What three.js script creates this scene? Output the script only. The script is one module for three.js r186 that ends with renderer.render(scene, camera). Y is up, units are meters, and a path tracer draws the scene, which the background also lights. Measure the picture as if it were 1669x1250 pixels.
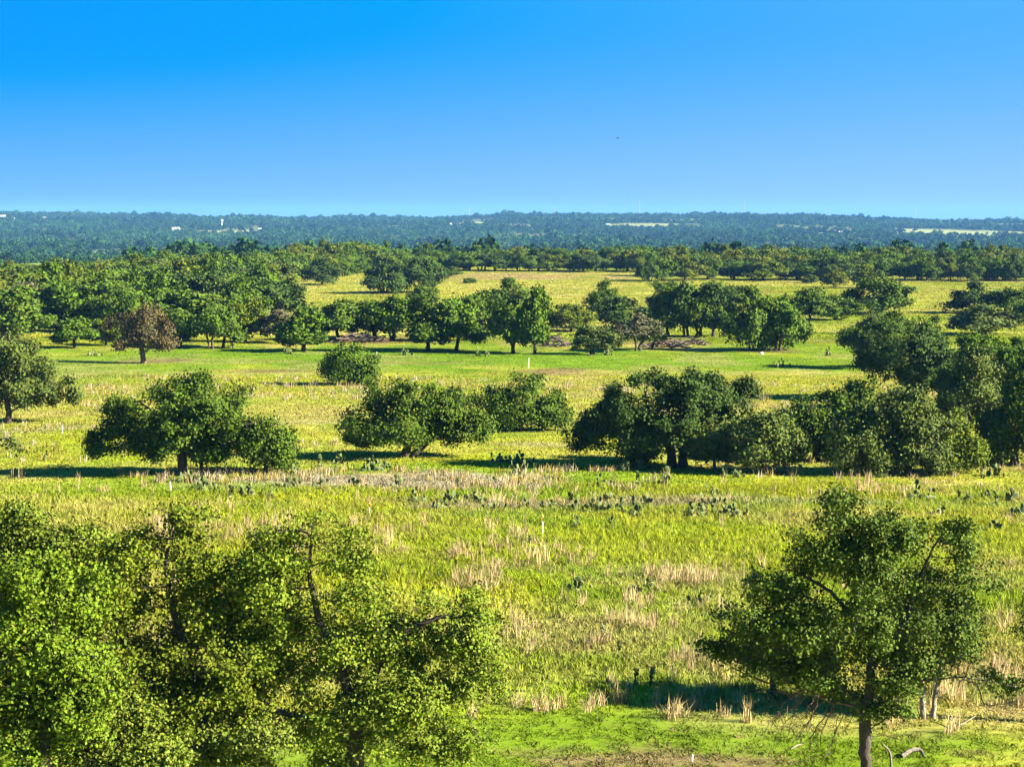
import * as THREE from 'three';

// ───────────────────────────── camera, sky, sun, exposure ─────────────────────────────
const W0 = 1669, H0 = 1250, FOV = 21;
const F = (H0 / 2) / Math.tan(THREE.MathUtils.degToRad(FOV / 2));   // focal length in photo pixels
const EYE = 15, EYE_Y = 348;                                        // camera height, row of the eye level
const PITCH = Math.atan((H0 / 2 - EYE_Y) / F);
const EXPOSURE = 6.0;

const scene = new THREE.Scene();
const camera = new THREE.PerspectiveCamera(FOV, 1024 / 766, 0.5, 9000);
camera.position.set(0, EYE, 0);
camera.rotation.set(-PITCH, 0, 0);
camera.updateMatrixWorld(true);

const renderer = new THREE.WebGLRenderer({ antialias: true });
renderer.setSize(1024, 766);
renderer.toneMapping = THREE.LinearToneMapping;
renderer.toneMappingExposure = EXPOSURE;
renderer.shadowMap.enabled = true;

const SUN_EL = THREE.MathUtils.degToRad(25.5), SUN_AZ = THREE.MathUtils.degToRad(105);  // azimuth from straight ahead, towards the right
const sunDir = new THREE.Vector3(Math.sin(SUN_AZ) * Math.cos(SUN_EL), Math.sin(SUN_EL), -Math.cos(SUN_AZ) * Math.cos(SUN_EL));
const sun = new THREE.DirectionalLight(new THREE.Color().setRGB(1, 0.91, 0.74), 4.8);
sun.position.copy(sunDir).multiplyScalar(600).add(new THREE.Vector3(0, 0, -250));
sun.target.position.set(0, 0, -250);
sun.castShadow = true;
sun.shadow.mapSize.set(4096, 4096);
Object.assign(sun.shadow.camera, { left: -320, right: 320, top: 320, bottom: -320, near: 1, far: 1400 });
scene.add(sun, sun.target);

const clamp = (x, a = 0, b = 1) => Math.min(b, Math.max(a, x));
const lerp = (a, b, t) => a + (b - a) * t;
const smooth = (a, b, x) => { const t = clamp((x - a) / (b - a)); return t * t * (3 - 2 * t); };
const mix3 = (a, b, t) => [lerp(a[0], b[0], t), lerp(a[1], b[1], t), lerp(a[2], b[2], t)];

{ // clear sky: pale at the horizon, deepening upward and away from the sun
  const w = 1024, h = 512, data = new Float32Array(w * h * 4);
  const hsun = new THREE.Vector2(sunDir.x, sunDir.z).normalize();
  for (let j = 0; j < h; j++) {
    const el = ((j + 0.5) / h - 0.5) * 180;
    for (let i = 0; i < w; i++) {
      const a = ((i + 0.5) / w - 0.5) * 2 * Math.PI;
      const toSun = Math.cos(a) * hsun.x + Math.sin(a) * hsun.y;    // 1 towards the sun, -1 away
      const s = smooth(-0.56, 0.10, toSun);
      const hor = mix3([0.25, 0.555, 0.95], [0.39, 0.66, 0.96], s);
      const mid = mix3([-0.05, 0.33, 1.06], [0.10, 0.47, 1.02], s);
      const zen = mix3([0.0, 0.17, 0.66], [0.02, 0.24, 0.80], s);
      const e = Math.max(el, 0);
      let c = mix3(hor, mid, Math.pow(smooth(-1.2, 5.4, e), 0.85));
      c = mix3(c, zen, smooth(6, 55, e));
      const o = (j * w + i) * 4;
      data[o] = Math.max(0, c[0]) / EXPOSURE; data[o + 1] = c[1] / EXPOSURE; data[o + 2] = c[2] / EXPOSURE; data[o + 3] = 1;
    }
  }
  const sky = new THREE.DataTexture(data, w, h, THREE.RGBAFormat, THREE.FloatType);
  sky.mapping = THREE.EquirectangularReflectionMapping;
  sky.magFilter = sky.minFilter = THREE.LinearFilter;
  sky.needsUpdate = true;
  scene.background = sky;
  scene.environment = sky;
}
scene.fog = new THREE.FogExp2(new THREE.Color().setRGB(0.15, 0.42, 0.88), 0.000056);

// ───────────────────────────── random numbers and noise ─────────────────────────────
function rng(seed) {
  let a = seed >>> 0;
  const r = () => { a = (a + 0x6D2B79F5) | 0; let t = Math.imul(a ^ (a >>> 15), 1 | a); t = (t + Math.imul(t ^ (t >>> 7), 61 | t)) ^ t; return ((t ^ (t >>> 14)) >>> 0) / 4294967296; };
  r.g = () => Math.sqrt(-2 * Math.log(1 - r() * 0.999999)) * Math.cos(6.28318 * r());
  r.in = (lo, hi) => lo + (hi - lo) * r();
  return r;
}
function h2(ix, iy) { let n = Math.imul(ix, 374761393) + Math.imul(iy, 668265263); n = Math.imul(n ^ (n >>> 13), 1274126177); return ((n ^ (n >>> 16)) >>> 0) / 4294967296; }
function noise(x, y) {
  const ix = Math.floor(x), iy = Math.floor(y), fx = x - ix, fy = y - iy, u = fx * fx * (3 - 2 * fx), v = fy * fy * (3 - 2 * fy);
  return lerp(lerp(h2(ix, iy), h2(ix + 1, iy), u), lerp(h2(ix, iy + 1), h2(ix + 1, iy + 1), u), v);
}
function fbm(x, y, n = 4) { let s = 0, a = 0.5, t = 0; for (let i = 0; i < n; i++) { s += a * noise(x, y); t += a; a *= 0.5; x = x * 2.03 + 17.1; y = y * 2.03 - 9.7; } return s / t; }

// ───────────────────────────── terrain ─────────────────────────────
// d is the distance ahead (-z). Up to the wood's far edge the ranch is level; then it falls to a valley and rises to a ridge.
const S_CURVE = [[600, .0250], [700, .0262], [1000, .0275], [1500, .0238], [2000, .0192], [2600, .0142], [3200, .0092], [3800, .0052], [4300, .0026], [4650, .0014], [5200, .0042], [9000, .012]];
const RIDGE = [[-.30, -.0004], [-.25, -.0006], [-.19, -.0003], [-.13, .0003], [-.09, .0009], [-.03, .0010], [0, .0002], [.05, -.0001], [.11, -.0002], [.16, .0006], [.2, .0016], [.25, .0018], [.3, .0018]];
function curve(T, x) {
  if (x <= T[0][0]) return T[0][1];
  for (let i = 1; i < T.length; i++) if (x < T[i][0]) { const t = (x - T[i - 1][0]) / (T[i][0] - T[i - 1][0]); return lerp(T[i - 1][1], T[i][1], t * t * (3 - 2 * t) * .5 + t * .5); }
  return T[T.length - 1][1];
}
function ground(x, d) {
  const near = 0.5 * (fbm(x / 34 + 5, d / 34 + 3, 3) - 0.5) + 0.10 * (noise(x / 3.1, d / 3.1) - .5);
  if (d < 600) return near;
  let s = curve(S_CURVE, d);
  const k = smooth(2200, 4400, d);
  s += k * (1.5 * curve(RIDGE, x / d) + .0012 * (fbm(x / 170 + 31, d / 300, 2) - .5)) + smooth(800, 1500, d) * (fbm(x / 420 + 9, d / 420, 3) - .5) * .0042 * (1 - .55 * smooth(3800, 4500, d));
  return lerp(near, EYE - d * s, smooth(600, 700, d));
}
const camPos = camera.position.clone();
const fwd = new THREE.Vector3(0, -Math.sin(PITCH), -Math.cos(PITCH));
function ray(px, py) { return new THREE.Vector3((px - W0 / 2) / F, -(py - H0 / 2) / F, -1).applyEuler(camera.rotation).normalize(); }
function at(px, py) {                       // the ground point seen at a pixel of the photograph
  const r = ray(px, py); let t0 = 20, t = 20;
  for (; t < 8000; t *= 1.006) { const p = camPos.clone().addScaledVector(r, t); if (p.y < ground(p.x, -p.z)) break; t0 = t; }
  for (let i = 0; i < 26; i++) { const m = (t0 + t) / 2, p = camPos.clone().addScaledVector(r, m); if (p.y < ground(p.x, -p.z)) t = m; else t0 = m; }
  const p = camPos.clone().addScaledVector(r, t); p.y = ground(p.x, -p.z); return p;
}
const depthOf = (p) => p.clone().sub(camPos).dot(fwd);
const mpp = (p) => depthOf(p) / F;          // metres per photo pixel at a point
function pix(p) { const v = p.clone().project(camera); return [(v.x + 1) / 2 * W0, (1 - v.y) / 2 * H0]; }

// ───────────────────────────── naming ─────────────────────────────
const taken = {};
function numbered(n) { n = n.replace(/_\d{3}$/, ''); const k = taken[n] = (taken[n] ?? -1) + 1; return k ? n + '_' + String(k).padStart(3, '0') : n; }
function tag(o, label, category, group, kind) {
  o.userData = {};
  if (label) o.userData.label = label;
  if (category) o.userData.category = category;
  if (group) o.userData.group = group;
  if (kind) o.userData.kind = kind;
  return o;
}
function shadows(o) { o.castShadow = o.receiveShadow = true; return o; }
function mesh(name, g, m, parent) { const o = shadows(new THREE.Mesh(g, m)); o.name = name; if (parent) parent.add(o); return o; }
function ordinal(i) { const w = ['first', 'second', 'third', 'fourth', 'fifth', 'sixth', 'seventh', 'eighth', 'ninth', 'tenth', 'eleventh', 'twelfth']; if (i < 12) return w[i]; const n = i + 1, t = n % 100; return n + (t > 10 && t < 14 ? 'th' : ['th', 'st', 'nd', 'rd'][n % 10] ?? 'th'); }

// ───────────────────────────── materials ─────────────────────────────
function makeTex(n, fn, srgb = false) {
  const data = new Uint8Array(n * n * 4);
  for (let j = 0; j < n; j++) for (let i = 0; i < n; i++) { const c = fn(i / n, j / n), o = (j * n + i) * 4; data[o] = clamp(c[0]) * 255; data[o + 1] = clamp(c[1]) * 255; data[o + 2] = clamp(c[2]) * 255; data[o + 3] = 255; }
  const t = new THREE.DataTexture(data, n, n); t.wrapS = t.wrapT = THREE.RepeatWrapping; t.magFilter = THREE.LinearFilter; t.minFilter = THREE.LinearFilter; t.needsUpdate = true;
  if (srgb) t.colorSpace = THREE.SRGBColorSpace; return t;
}
function tileNoise(u, v, f, oct = 3) { // periodic
  let s = 0, a = .5, T = 0;
  for (let o = 0; o < oct; o++) {
    const x = u * f, y = v * f, ix = Math.floor(x), iy = Math.floor(y), fx = x - ix, fy = y - iy, p = (a_, b_) => h2(((a_ % f) + f) % f + o * 71, ((b_ % f) + f) % f + 13);
    const uu = fx * fx * (3 - 2 * fx), vv = fy * fy * (3 - 2 * fy);
    s += a * lerp(lerp(p(ix, iy), p(ix + 1, iy), uu), lerp(p(ix, iy + 1), p(ix + 1, iy + 1), uu), vv); T += a; a *= .55; f *= 2;
  }
  return s / T;
}
const grainTex = makeTex(1024, (u, v) => { const a = tileNoise(u, v, 12, 4), b = tileNoise(u + .37, v + .11, 96, 3); const k = .78 + .24 * a + .22 * (b - .5); return [k, k * (.97 + .06 * a), k * .95]; });
const barkTex = makeTex(512, (u, v) => { const a = tileNoise(u, v * .25, 40, 2), b = tileNoise(u, v, 9, 3); const k = .3 + .7 * a * (.6 + .8 * b); return [k, k * .97, k * .94]; });
const groundMat = new THREE.MeshPhysicalMaterial({ specularIntensity: .1, vertexColors: true, map: grainTex, bumpMap: grainTex, bumpScale: .025, roughness: 1 });
function bark(r, g, b) { return new THREE.MeshStandardMaterial({ color: new THREE.Color().setRGB(r, g, b), map: barkTex, bumpMap: barkTex, bumpScale: .02, roughness: .95 }); }
const BARK = { dark: bark(.060, .046, .035), grey: bark(.18, .155, .12), pale: bark(.30, .25, .18), brown: bark(.16, .10, .06), bleached: bark(.36, .32, .26) };
function leafMat(r, g, b, o = {}) {
  return new THREE.MeshPhysicalMaterial({ color: new THREE.Color().setRGB(r, g, b), vertexColors: true, roughness: o.rough ?? .8, side: THREE.DoubleSide, transmission: o.trans ?? .16, thickness: 0, specularIntensity: o.spec ?? .2 });
}
const LEAF = {
  post: leafMat(0.102, 0.148, 0.005, { rough: .75, spec: .3 }),       // foreground post oaks, yellow green
  postDark: leafMat(0.056, 0.096, 0.004, { rough: .75, spec: .3 }),
  bright: leafMat(0.088, 0.142, 0.005, { rough: .75 }),
  postMid: leafMat(.095, .135, .005, { rough: .7, spec: .4 }),
  olive: leafMat(0.094, 0.128, 0.006, { rough: .8 }),
  live: leafMat(0.054, 0.096, 0.005), liveDark: leafMat(0.036, 0.068, 0.008), liveGrey: leafMat(0.072, 0.104, 0.016), green: leafMat(0.056, 0.106, 0.004),
  yellow: leafMat(0.082, 0.106, 0.004), lime: leafMat(0.072, 0.104, 0.004), rust: leafMat(0.086, 0.070, 0.026, { trans: .1 }), mauve: leafMat(0.078, 0.078, 0.036, { trans: .1 }),
  far: leafMat(0.020, 0.056, 0.010, { trans: 0, spec: .1 }),
};

// ───────────────────────────── trees ─────────────────────────────
const V = (x, y, z) => new THREE.Vector3(x, y, z);
// Space colonisation: limbs grow towards points spread in clumps through the lobes of the crown.
function skeleton(o) {
  const R = o.rand, step = o.step, P = [], par = [];
  const add = (p, k) => { P.push(p); par.push(k); return P.length - 1; };
  for (const line of o.stems) {
    let k = -1;
    if (line[0].length === undefined && line.attach !== undefined) k = line.attach;
    const pts = line.map((p) => V(...p));
    if (P.length && line.branch) { let best = 1e9; P.forEach((q, i) => { const e = q.distanceToSquared(pts[0]); if (e < best) { best = e; k = i; } }); } else k = add(pts[0].clone(), -1);
    for (let i = 1; i < pts.length; i++) {
      const n = Math.max(1, Math.round(pts[i].distanceTo(pts[i - 1]) / step));
      for (let j = 1; j <= n; j++) { const q = pts[i - 1].clone().lerp(pts[i], j / n); if (j < n) { q.x += R.g() * step * .07; q.y += R.g() * step * .05; q.z += R.g() * step * .07; } k = add(q, k); }
    }
  }
  const A = [];
  const wsum = o.lobes.reduce((s, l) => s + l.w, 0);
  for (const l of o.lobes) {
    const n = Math.max(4, Math.round(o.attr * l.w / wsum)), nc = Math.max(2, Math.round(n / o.perClump)), m = Math.min(l.r[0], l.r[1], l.r[2]);
    for (let c = 0; c < nc; c++) {
      const dir = V(R.g(), R.g(), R.g()).normalize(), rr = Math.pow(R(), .42);
      const C = V(l.c[0] + dir.x * l.r[0] * rr * .92, l.c[1] + dir.y * l.r[1] * rr * .92, l.c[2] + dir.z * l.r[2] * rr * .92);
      const cr = m * (o.cr ? R.in(...o.cr) : R.in(.16, .42));
      for (let i = 0; i < n / nc; i++) { const q = C.clone().add(V(R.g() * cr, R.g() * cr * .7, R.g() * cr)); if (q.y > o.floor) A.push(q); }
    }
  }
  const near = new Int32Array(A.length).fill(-1), nd = new Float32Array(A.length).fill(1e9), kill2 = (step * 1.7) ** 2;
  let from = 0, live = A.map((_, i) => i);
  const kids = new Map();
  for (let it = 0; it < 160 && live.length; it++) {
    const end = P.length;
    for (const i of live) { const a = A[i]; for (let k = from; k < end; k++) { if (k < o.bare) continue; const e = a.distanceToSquared(P[k]); if (e < nd[i]) { nd[i] = e; near[i] = k; } } }
    from = end;
    live = live.filter((i) => nd[i] > kill2);
    const dirs = new Map();
    for (const i of live) { const k = near[i]; if (k < 0) continue; const v = A[i].clone().sub(P[k]).normalize(); if (dirs.has(k)) dirs.get(k).add(v); else dirs.set(k, v); }
    let grown = 0;
    for (const [k, v] of dirs) {
      v.normalize(); v.x += R.g() * o.wob; v.y += R.g() * o.wob * .7 + o.up; v.z += R.g() * o.wob;
      if (par[k] >= 0) { const pd = P[k].clone().sub(P[par[k]]).normalize(); v.addScaledVector(pd, .35); }
      v.normalize();
      const q = P[k].clone().addScaledVector(v, step);
      const sib = kids.get(k) ?? [];
      if (sib.length > 3 || sib.some((s) => s.distanceToSquared(q) < (step * .35) ** 2)) { for (const i of live) if (near[i] === k && R() < .5) nd[i] = 0; continue; }
      sib.push(q); kids.set(k, sib); add(q, k); grown++;
    }
    if (!grown && live.every((i) => nd[i] !== 0)) break;
    live = live.filter((i) => nd[i] > kill2);
  }
  const n = P.length, tips = new Float32Array(n), child = new Int32Array(n).fill(-1), hasKid = new Uint8Array(n);
  for (let i = 0; i < n; i++) if (par[i] >= 0) hasKid[par[i]] = 1;
  let total = 0; for (let i = n - 1; i >= 0; i--) { if (!hasKid[i]) { tips[i] += 1; } if (par[i] >= 0) tips[par[i]] += tips[i]; else total = Math.max(total, tips[i]); }
  const ex = Math.log(Math.max(2, total)) / Math.log(o.trunkR / o.tipR), rad = new Float32Array(n);
  for (let i = 0; i < n; i++) rad[i] = o.tipR * Math.pow(Math.max(1, tips[i]), 1 / ex);
  for (let i = 0; i < n; i++) if (par[i] >= 0 && (child[par[i]] < 0 || rad[i] > rad[child[par[i]]])) child[par[i]] = i;
  return { P, par, rad, child, A };
}
function tubes(sk, o) {
  const { P, par, rad, child } = sk, pos = [], nor = [], uv = [], idx = [], R = o.rand;
  const minR = o.minR ?? 0;
  const chain = (list, radii) => {
    const k = radii[0] > .09 ? 9 : radii[0] > .035 ? 5 : 3; let base = pos.length / 3, len = 0;
    let u = V(1, 0, 0);
    for (let i = 0; i < list.length; i++) {
      const t = list[Math.min(i + 1, list.length - 1)].clone().sub(list[Math.max(i - 1, 0)]).normalize();
      u = u.clone().addScaledVector(t, -u.dot(t)); if (u.lengthSq() < 1e-4) u = V(0, 0, 1).addScaledVector(t, -t.z); u.normalize();
      const w = t.clone().cross(u);
      if (i) len += list[i].distanceTo(list[i - 1]);
      for (let j = 0; j <= k; j++) {
        const a = j / k * 2 * Math.PI, bump = k === 9 ? 1 + .13 * Math.sin(a * 3 + i * .5) * (h2(i, j % k) * .6 + .4) : 1, cx = Math.cos(a), sx = Math.sin(a), r = radii[i] * bump;
        const nx = u.x * cx + w.x * sx, ny = u.y * cx + w.y * sx, nz = u.z * cx + w.z * sx;
        pos.push(list[i].x + nx * r, list[i].y + ny * r, list[i].z + nz * r); nor.push(nx, ny, nz); uv.push(j / k * Math.max(.25, radii[0] * 5), len);
      }
      if (i) for (let j = 0; j < k; j++) { const a = base + (i - 1) * (k + 1) + j, b = a + 1, c = a + k + 1, d = c + 1; idx.push(a, b, c, b, d, c); }
    }
  };
  for (let i = 0; i < P.length; i++) {
    const root = par[i] < 0;
    if (!root && child[par[i]] === i) continue;
    if (rad[i] < minR) continue;
    const L = [], r = [];
    if (!root) { L.push(P[par[i]]); r.push(Math.min(rad[i] * 1.25, rad[par[i]])); }
    for (let k = i; k >= 0; k = child[k]) { if (rad[k] < minR) break; L.push(P[k]); r.push(rad[k]); }
    if (root && L.length > 2) { r[0] *= 1.55; r[1] *= 1.15; L[0].y -= .12; }
    r[r.length - 1] *= .5;
    if (L.length > 1) chain(L, r);
  }
  const g = new THREE.BufferGeometry();
  g.setAttribute('position', new THREE.Float32BufferAttribute(pos, 3)); g.setAttribute('normal', new THREE.Float32BufferAttribute(nor, 3)); g.setAttribute('uv', new THREE.Float32BufferAttribute(uv, 2)); g.setIndex(idx);
  return g;
}
function leaves(sk, o) {
  const { P, rad } = sk, R = o.rand, tw = [];
  let cy = 0; for (const l of o.lobes) cy += l.c[1] * l.w; cy /= o.lobes.reduce((s, l) => s + l.w, 0);
  for (let i = 0; i < P.length; i++) if (rad[i] < o.leafR && P[i].y > o.floor) tw.push(P[i]);
  for (const a of sk.A) tw.push(a);
  const N = o.leaves, pos = new Float32Array(N * 12), nor = new Float32Array(N * 12), col = new Float32Array(N * 12), idx = new Uint32Array(N * 6);
  const n = V(), t = V(), b = V();
  const outw = tw.map((p) => {                          // leaves face outward from the bough that carries them
    let best = 1e9, v = null;
    for (const l of o.lobes) { const x = (p.x - l.c[0]) / l.r[0], y = (p.y - l.c[1]) / l.r[1], z = (p.z - l.c[2]) / l.r[2], e = x * x + y * y + z * z; if (e < best) { best = e; v = [x, y, z]; } }
    const m = Math.hypot(...v) + 1e-3, f = Math.min(1, m) / m; return [v[0] * f, v[1] * f, v[2] * f];
  });
  const dens = tw.map((p) => (o.dlo ?? .25) + (o.dhi ?? 1.5) * noise(p.x * o.cl + 40, p.y * o.cl + p.z * o.cl * .8 + 90));
  for (let i = 0; i < N; i++) {
    let k; do k = Math.floor(R() * tw.length); while (R() * 1.75 > dens[k]);
    const c = tw[k], x = c.x + R.g() * o.spread, y = Math.max(.05, c.y + R.g() * o.spread * .8), z = c.z + R.g() * o.spread;
    n.set(R.g(), R.g(), R.g()).normalize().multiplyScalar(.85); { const q = outw[k]; n.x += q[0] * .9; n.y += q[1] * .75 + .22; n.z += q[2] * .9; } n.x += c.x * o.out; n.z += c.z * o.out; n.normalize();
    t.set(R.g(), R.g(), R.g()); t.addScaledVector(n, -t.dot(n)).normalize(); b.crossVectors(n, t);
    const s = o.size * R.in(.65, 1.3), L = s * .5, w = s * .42, f = s * .12, q = i * 12;
    const vs = [x - t.x * L, y - t.y * L, z - t.z * L, x + b.x * w + n.x * f, y + b.y * w + n.y * f, z + b.z * w + n.z * f, x + t.x * L, y + t.y * L, z + t.z * L, x - b.x * w + n.x * f, y - b.y * w + n.y * f, z - b.z * w + n.z * f];
    const j = R(), v = .78 + .44 * R(), odd = j < o.odd, clump = .8 + .4 * noise(c.x * .9 + 7, c.y * .9 + c.z * .7);
    for (let m = 0; m < 4; m++) {
      for (let e = 0; e < 3; e++) pos[q + m * 3 + e] = vs[m * 3 + e];
      nor[q + m * 3] = n.x; nor[q + m * 3 + 1] = n.y; nor[q + m * 3 + 2] = n.z;
      col[q + m * 3] = v * clump * (odd ? 1.45 : .9 + .25 * j); col[q + m * 3 + 1] = v * clump * (odd ? 1.05 : 1); col[q + m * 3 + 2] = v * clump * (odd ? 1.6 : 1);
    }
    idx.set([i * 4, i * 4 + 2, i * 4 + 1, i * 4, i * 4 + 3, i * 4 + 2], i * 6);
  }
  const g = new THREE.BufferGeometry();
  g.setAttribute('position', new THREE.BufferAttribute(pos, 3)); g.setAttribute('normal', new THREE.BufferAttribute(nor, 3)); g.setAttribute('color', new THREE.BufferAttribute(col, 3)); g.setIndex(new THREE.BufferAttribute(idx, 1));
  return g;
}
function lobeWeight(l) { l.w = Math.pow(l.r[0] * l.r[1] * l.r[2], .75); return l; }
// A tree drawn from the photograph: stems and lobes in photo pixels, turned into metres round its base.
function oak(spec) {
  const base = spec.pos ?? at(...spec.base), k = mpp(base), R = rng(spec.seed), [bx, by] = spec.base;
  const m = ([px, py, dz = 0]) => [(px - bx) * k, (by - py) * k, dz];
  const lobes = spec.lobes.map(([x, y, rx, ry, dz]) => { const r = [rx * k, ry * k, Math.max(rx, ry) * k * (spec.deep ?? .95)]; const c = m([x, y]); c[2] = dz ?? R.in(-.55, .55) * r[2]; return lobeWeight({ c, r }); });
  const sprigs = spec.sprigs ?? (spec.name === 'post_oak' ? 3 : 5);
  for (const l of [...lobes]) if (l.r[1] > 14 * k) for (let i = 0; i < sprigs; i++) {
    const a = R.in(-.25, 3.4), z = R.in(-.6, .6), q = Math.sqrt(1 - z * z), f = R.in(.95, 1.22), m_ = Math.min(l.r[0], l.r[1]) * R.in(.18, .36);
    lobes.push(lobeWeight({ c: [l.c[0] + Math.cos(a) * l.r[0] * q * f, l.c[1] + Math.sin(a) * l.r[1] * q * f, l.c[2] + z * l.r[2]], r: [m_ * R.in(.9, 1.5), m_, m_ * 1.1] }));
  }
  const stems = spec.stems.map((s, i) => { const line = s.map(m); if (i && s.branch !== false && spec.limbsFrom !== undefined && i >= spec.limbsFrom) line.branch = true; return line; });
  const o = { rand: R, step: spec.step, stems, lobes, attr: spec.attr, perClump: spec.perClump ?? 14, floor: spec.floor ?? .25, dlo: spec.dlo ?? -.42, dhi: 2.05, bare: spec.bare ?? 0, cr: spec.cr, wob: spec.wob ?? .28, up: spec.up ?? .05, trunkR: spec.trunkR, tipR: spec.tipR ?? .012, minR: spec.minR ?? 0, leafR: spec.leafR ?? .05, leaves: spec.leaves, spread: spec.spread, size: spec.size, out: spec.out ?? .13, odd: spec.odd ?? .05, cl: spec.cl ?? .9 };
  o.bare = Math.round((spec.bareLen ?? 0) / o.step);
  const sk = skeleton(o), t = new THREE.Group();
  t.name = numbered(spec.name); t.position.copy(base);
  mesh('trunk', tubes(sk, o), spec.bark, t);
  if (spec.leaves) mesh('crown', leaves(sk, o), spec.leaf, t);
  for (const d of spec.dead ?? []) {                  // bare twigs hanging from the crown
    const dl = d.lobes.map(([x, y, rx, ry, dz]) => lobeWeight({ c: [...m([x, y]).slice(0, 2), dz ?? 0], r: [rx * k, ry * k, rx * k * .7] }));
    const o2 = { ...o, stems: d.stems.map((s) => s.map(m)), lobes: dl, attr: d.attr, trunkR: d.r, tipR: .0095, bare: 0, up: -.12, wob: .4, step: d.step ?? .12, minR: 0 };
    mesh('dead_branches', tubes(skeleton(o2), o2), d.bark, t);
  }
  tag(t, spec.label, spec.category ?? 'tree', spec.group);
  scene.add(t);
  return t;
}
function br(...pts) { return pts; }

// ───────────────────────────── ground colours ─────────────────────────────
const C = { strip: [.138, .240, .006], pale: [.40, .345, .10], olive: [.17, .185, .012], lush: [.118, .188, .007], green: [.190, .272, .008], yg: [.280, .308, .014], gold: [.330, .320, .052], tan: [.37, .285, .12], grey: [.30, .25, .17], dirt: [.20, .145, .062], pink: [.36, .26, .12], litter: [.16, .12, .055] };
const zones = [];
function zone(px, py, rx, ry, c, s = 1) {
  const p = at(px, py), a = at(px, py - ry), b = at(px, py + ry);
  zones.push({ x: p.x, d: -(a.z + b.z) / 2, rx: rx * mpp(p), rd: Math.max(.5, (-a.z + b.z) / 2), c, s });
}
// foreground
zone(900, 1225, 1400, 62, C.lush, .95); zone(1000, 1240, 150, 13, C.dirt, .8); zone(880, 1224, 80, 6, C.dirt, .5); zone(1060, 1222, 70, 4, C.dirt, .5); zone(1200, 1244, 130, 8, C.dirt, .7); zone(1590, 1232, 90, 5, C.dirt, .5);
zone(1610, 1130, 110, 55, C.tan, .75); zone(960, 1035, 150, 26, C.tan, .45); zone(1200, 1085, 120, 26, C.tan, .3); zone(1100, 940, 110, 14, C.tan, .55); zone(740, 905, 30, 8, C.tan, .6); zone(420, 870, 260, 22, C.tan, .45);
zone(760, 960, 60, 12, C.tan, .4); zone(1500, 960, 190, 30, C.green, .4); zone(900, 880, 1200, 40, C.yg, .6); zone(870, 890, 22, 4, C.tan, .7);
// middle
zone(620, 786, 360, 13, C.grey, .85); zone(350, 795, 90, 9, C.grey, .5); zone(1330, 822, 420, 10, C.grey, .6); zone(820, 826, 190, 6, C.grey, .55); zone(200, 800, 260, 20, C.green, .7); zone(1100, 845, 600, 12, C.gold, .3);
zone(250, 660, 500, 38, C.gold, .55); zone(960, 655, 420, 38, C.gold, .55); zone(1330, 640, 120, 34, C.gold, .5); zone(700, 715, 900, 10, C.yg, .6); zone(500, 690, 80, 5, C.grey, .3);
zone(80, 700, 80, 6, C.grey, .4); zone(880, 725, 100, 5, C.grey, .4);
// the mown green band and its bare strips
zone(620, 585, 760, 29, C.strip, 1); zone(1220, 590, 200, 18, C.strip, .8); zone(430, 605, 110, 4, C.dirt, .7); zone(900, 606, 75, 7, C.dirt, .85); zone(700, 592, 60, 3, C.dirt, .4); zone(200, 613, 80, 3, C.dirt, .5);
zone(260, 588, 55, 4, C.litter, .8); zone(640, 556, 120, 9, C.litter, .6); zone(1060, 556, 90, 8, C.litter, .5); zone(1250, 572, 60, 5, C.litter, .7); zone(1340, 640, 100, 28, C.yg, .5);
// fields between the woods
zone(880, 480, 260, 36, C.gold, .8); zone(850, 452, 150, 6, C.pink, .8); zone(560, 470, 110, 28, C.gold, .9); zone(1260, 464, 120, 8, C.gold, .6); zone(1570, 490, 170, 42, C.gold, .55); zone(1560, 455, 160, 5, C.pink, .4);
function groundColor(x, d) {
  const n1 = fbm(x / 13 + 3, d / 13 + 8, 4), n2 = fbm(x / 4.2 - 6, d / 4.2 + 2, 3), n3 = fbm(x / 46 + 30, d / 46, 3), n4 = fbm(x / 7 + 60, d / 7 + 20, 3);
  let c = mix3(C.green, C.yg, smooth(.38, .56, n1));
  c = mix3(c, C.gold, smooth(.46, .66, n3) * .6);
  const far = smooth(105, 180, d), n5 = fbm(x / lerp(9, 46, smooth(110, 420, d)) + 12, d / lerp(3.5, 20, smooth(110, 420, d)) + 4, 3), n6 = fbm(x / lerp(11, 60, smooth(110, 420, d)) - 33, d / lerp(4, 22, smooth(110, 420, d)) + 71, 3);
  c = mix3(c, C.pale, smooth(.52, .68, n5) * .55 * lerp(.5, 1, far)); c = mix3(c, C.green, smooth(.5, .66, n6) * .6 * lerp(.35, 1, far)); c = mix3(c, C.olive, smooth(.56, .7, 1 - n5) * .45 * lerp(.6, 1, far));
  for (const z of zones) {
    const e = Math.hypot((x - z.x) / z.rx, (d - z.d) / z.rd) + (n1 - .5) * 1.2 + (n2 - .5) * 1.1;
    if (e < 1.1) c = mix3(c, z.c, z.s * (1 - smooth(.6, 1.1, e)));
  }
  c = mix3(c, C.tan, smooth(.56, .72, n4) * .34);
  c = mix3(c, C.lush, smooth(.58, .74, n2) * .55);
  const k = lerp(.78 + .44 * n2, .88 + .24 * n2, far);
  return [c[0] * k, c[1] * k, c[2] * k];
}
const farFields = [];
function farField(px, py, rx, ry) { const p = at(px, py), a = at(px, py - ry), b = at(px, py + ry); farFields.push({ x: p.x, d: (-a.z - b.z) / 2, rx: rx * mpp(p), rd: (-a.z + b.z) / 2 + 25 }); }
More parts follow.
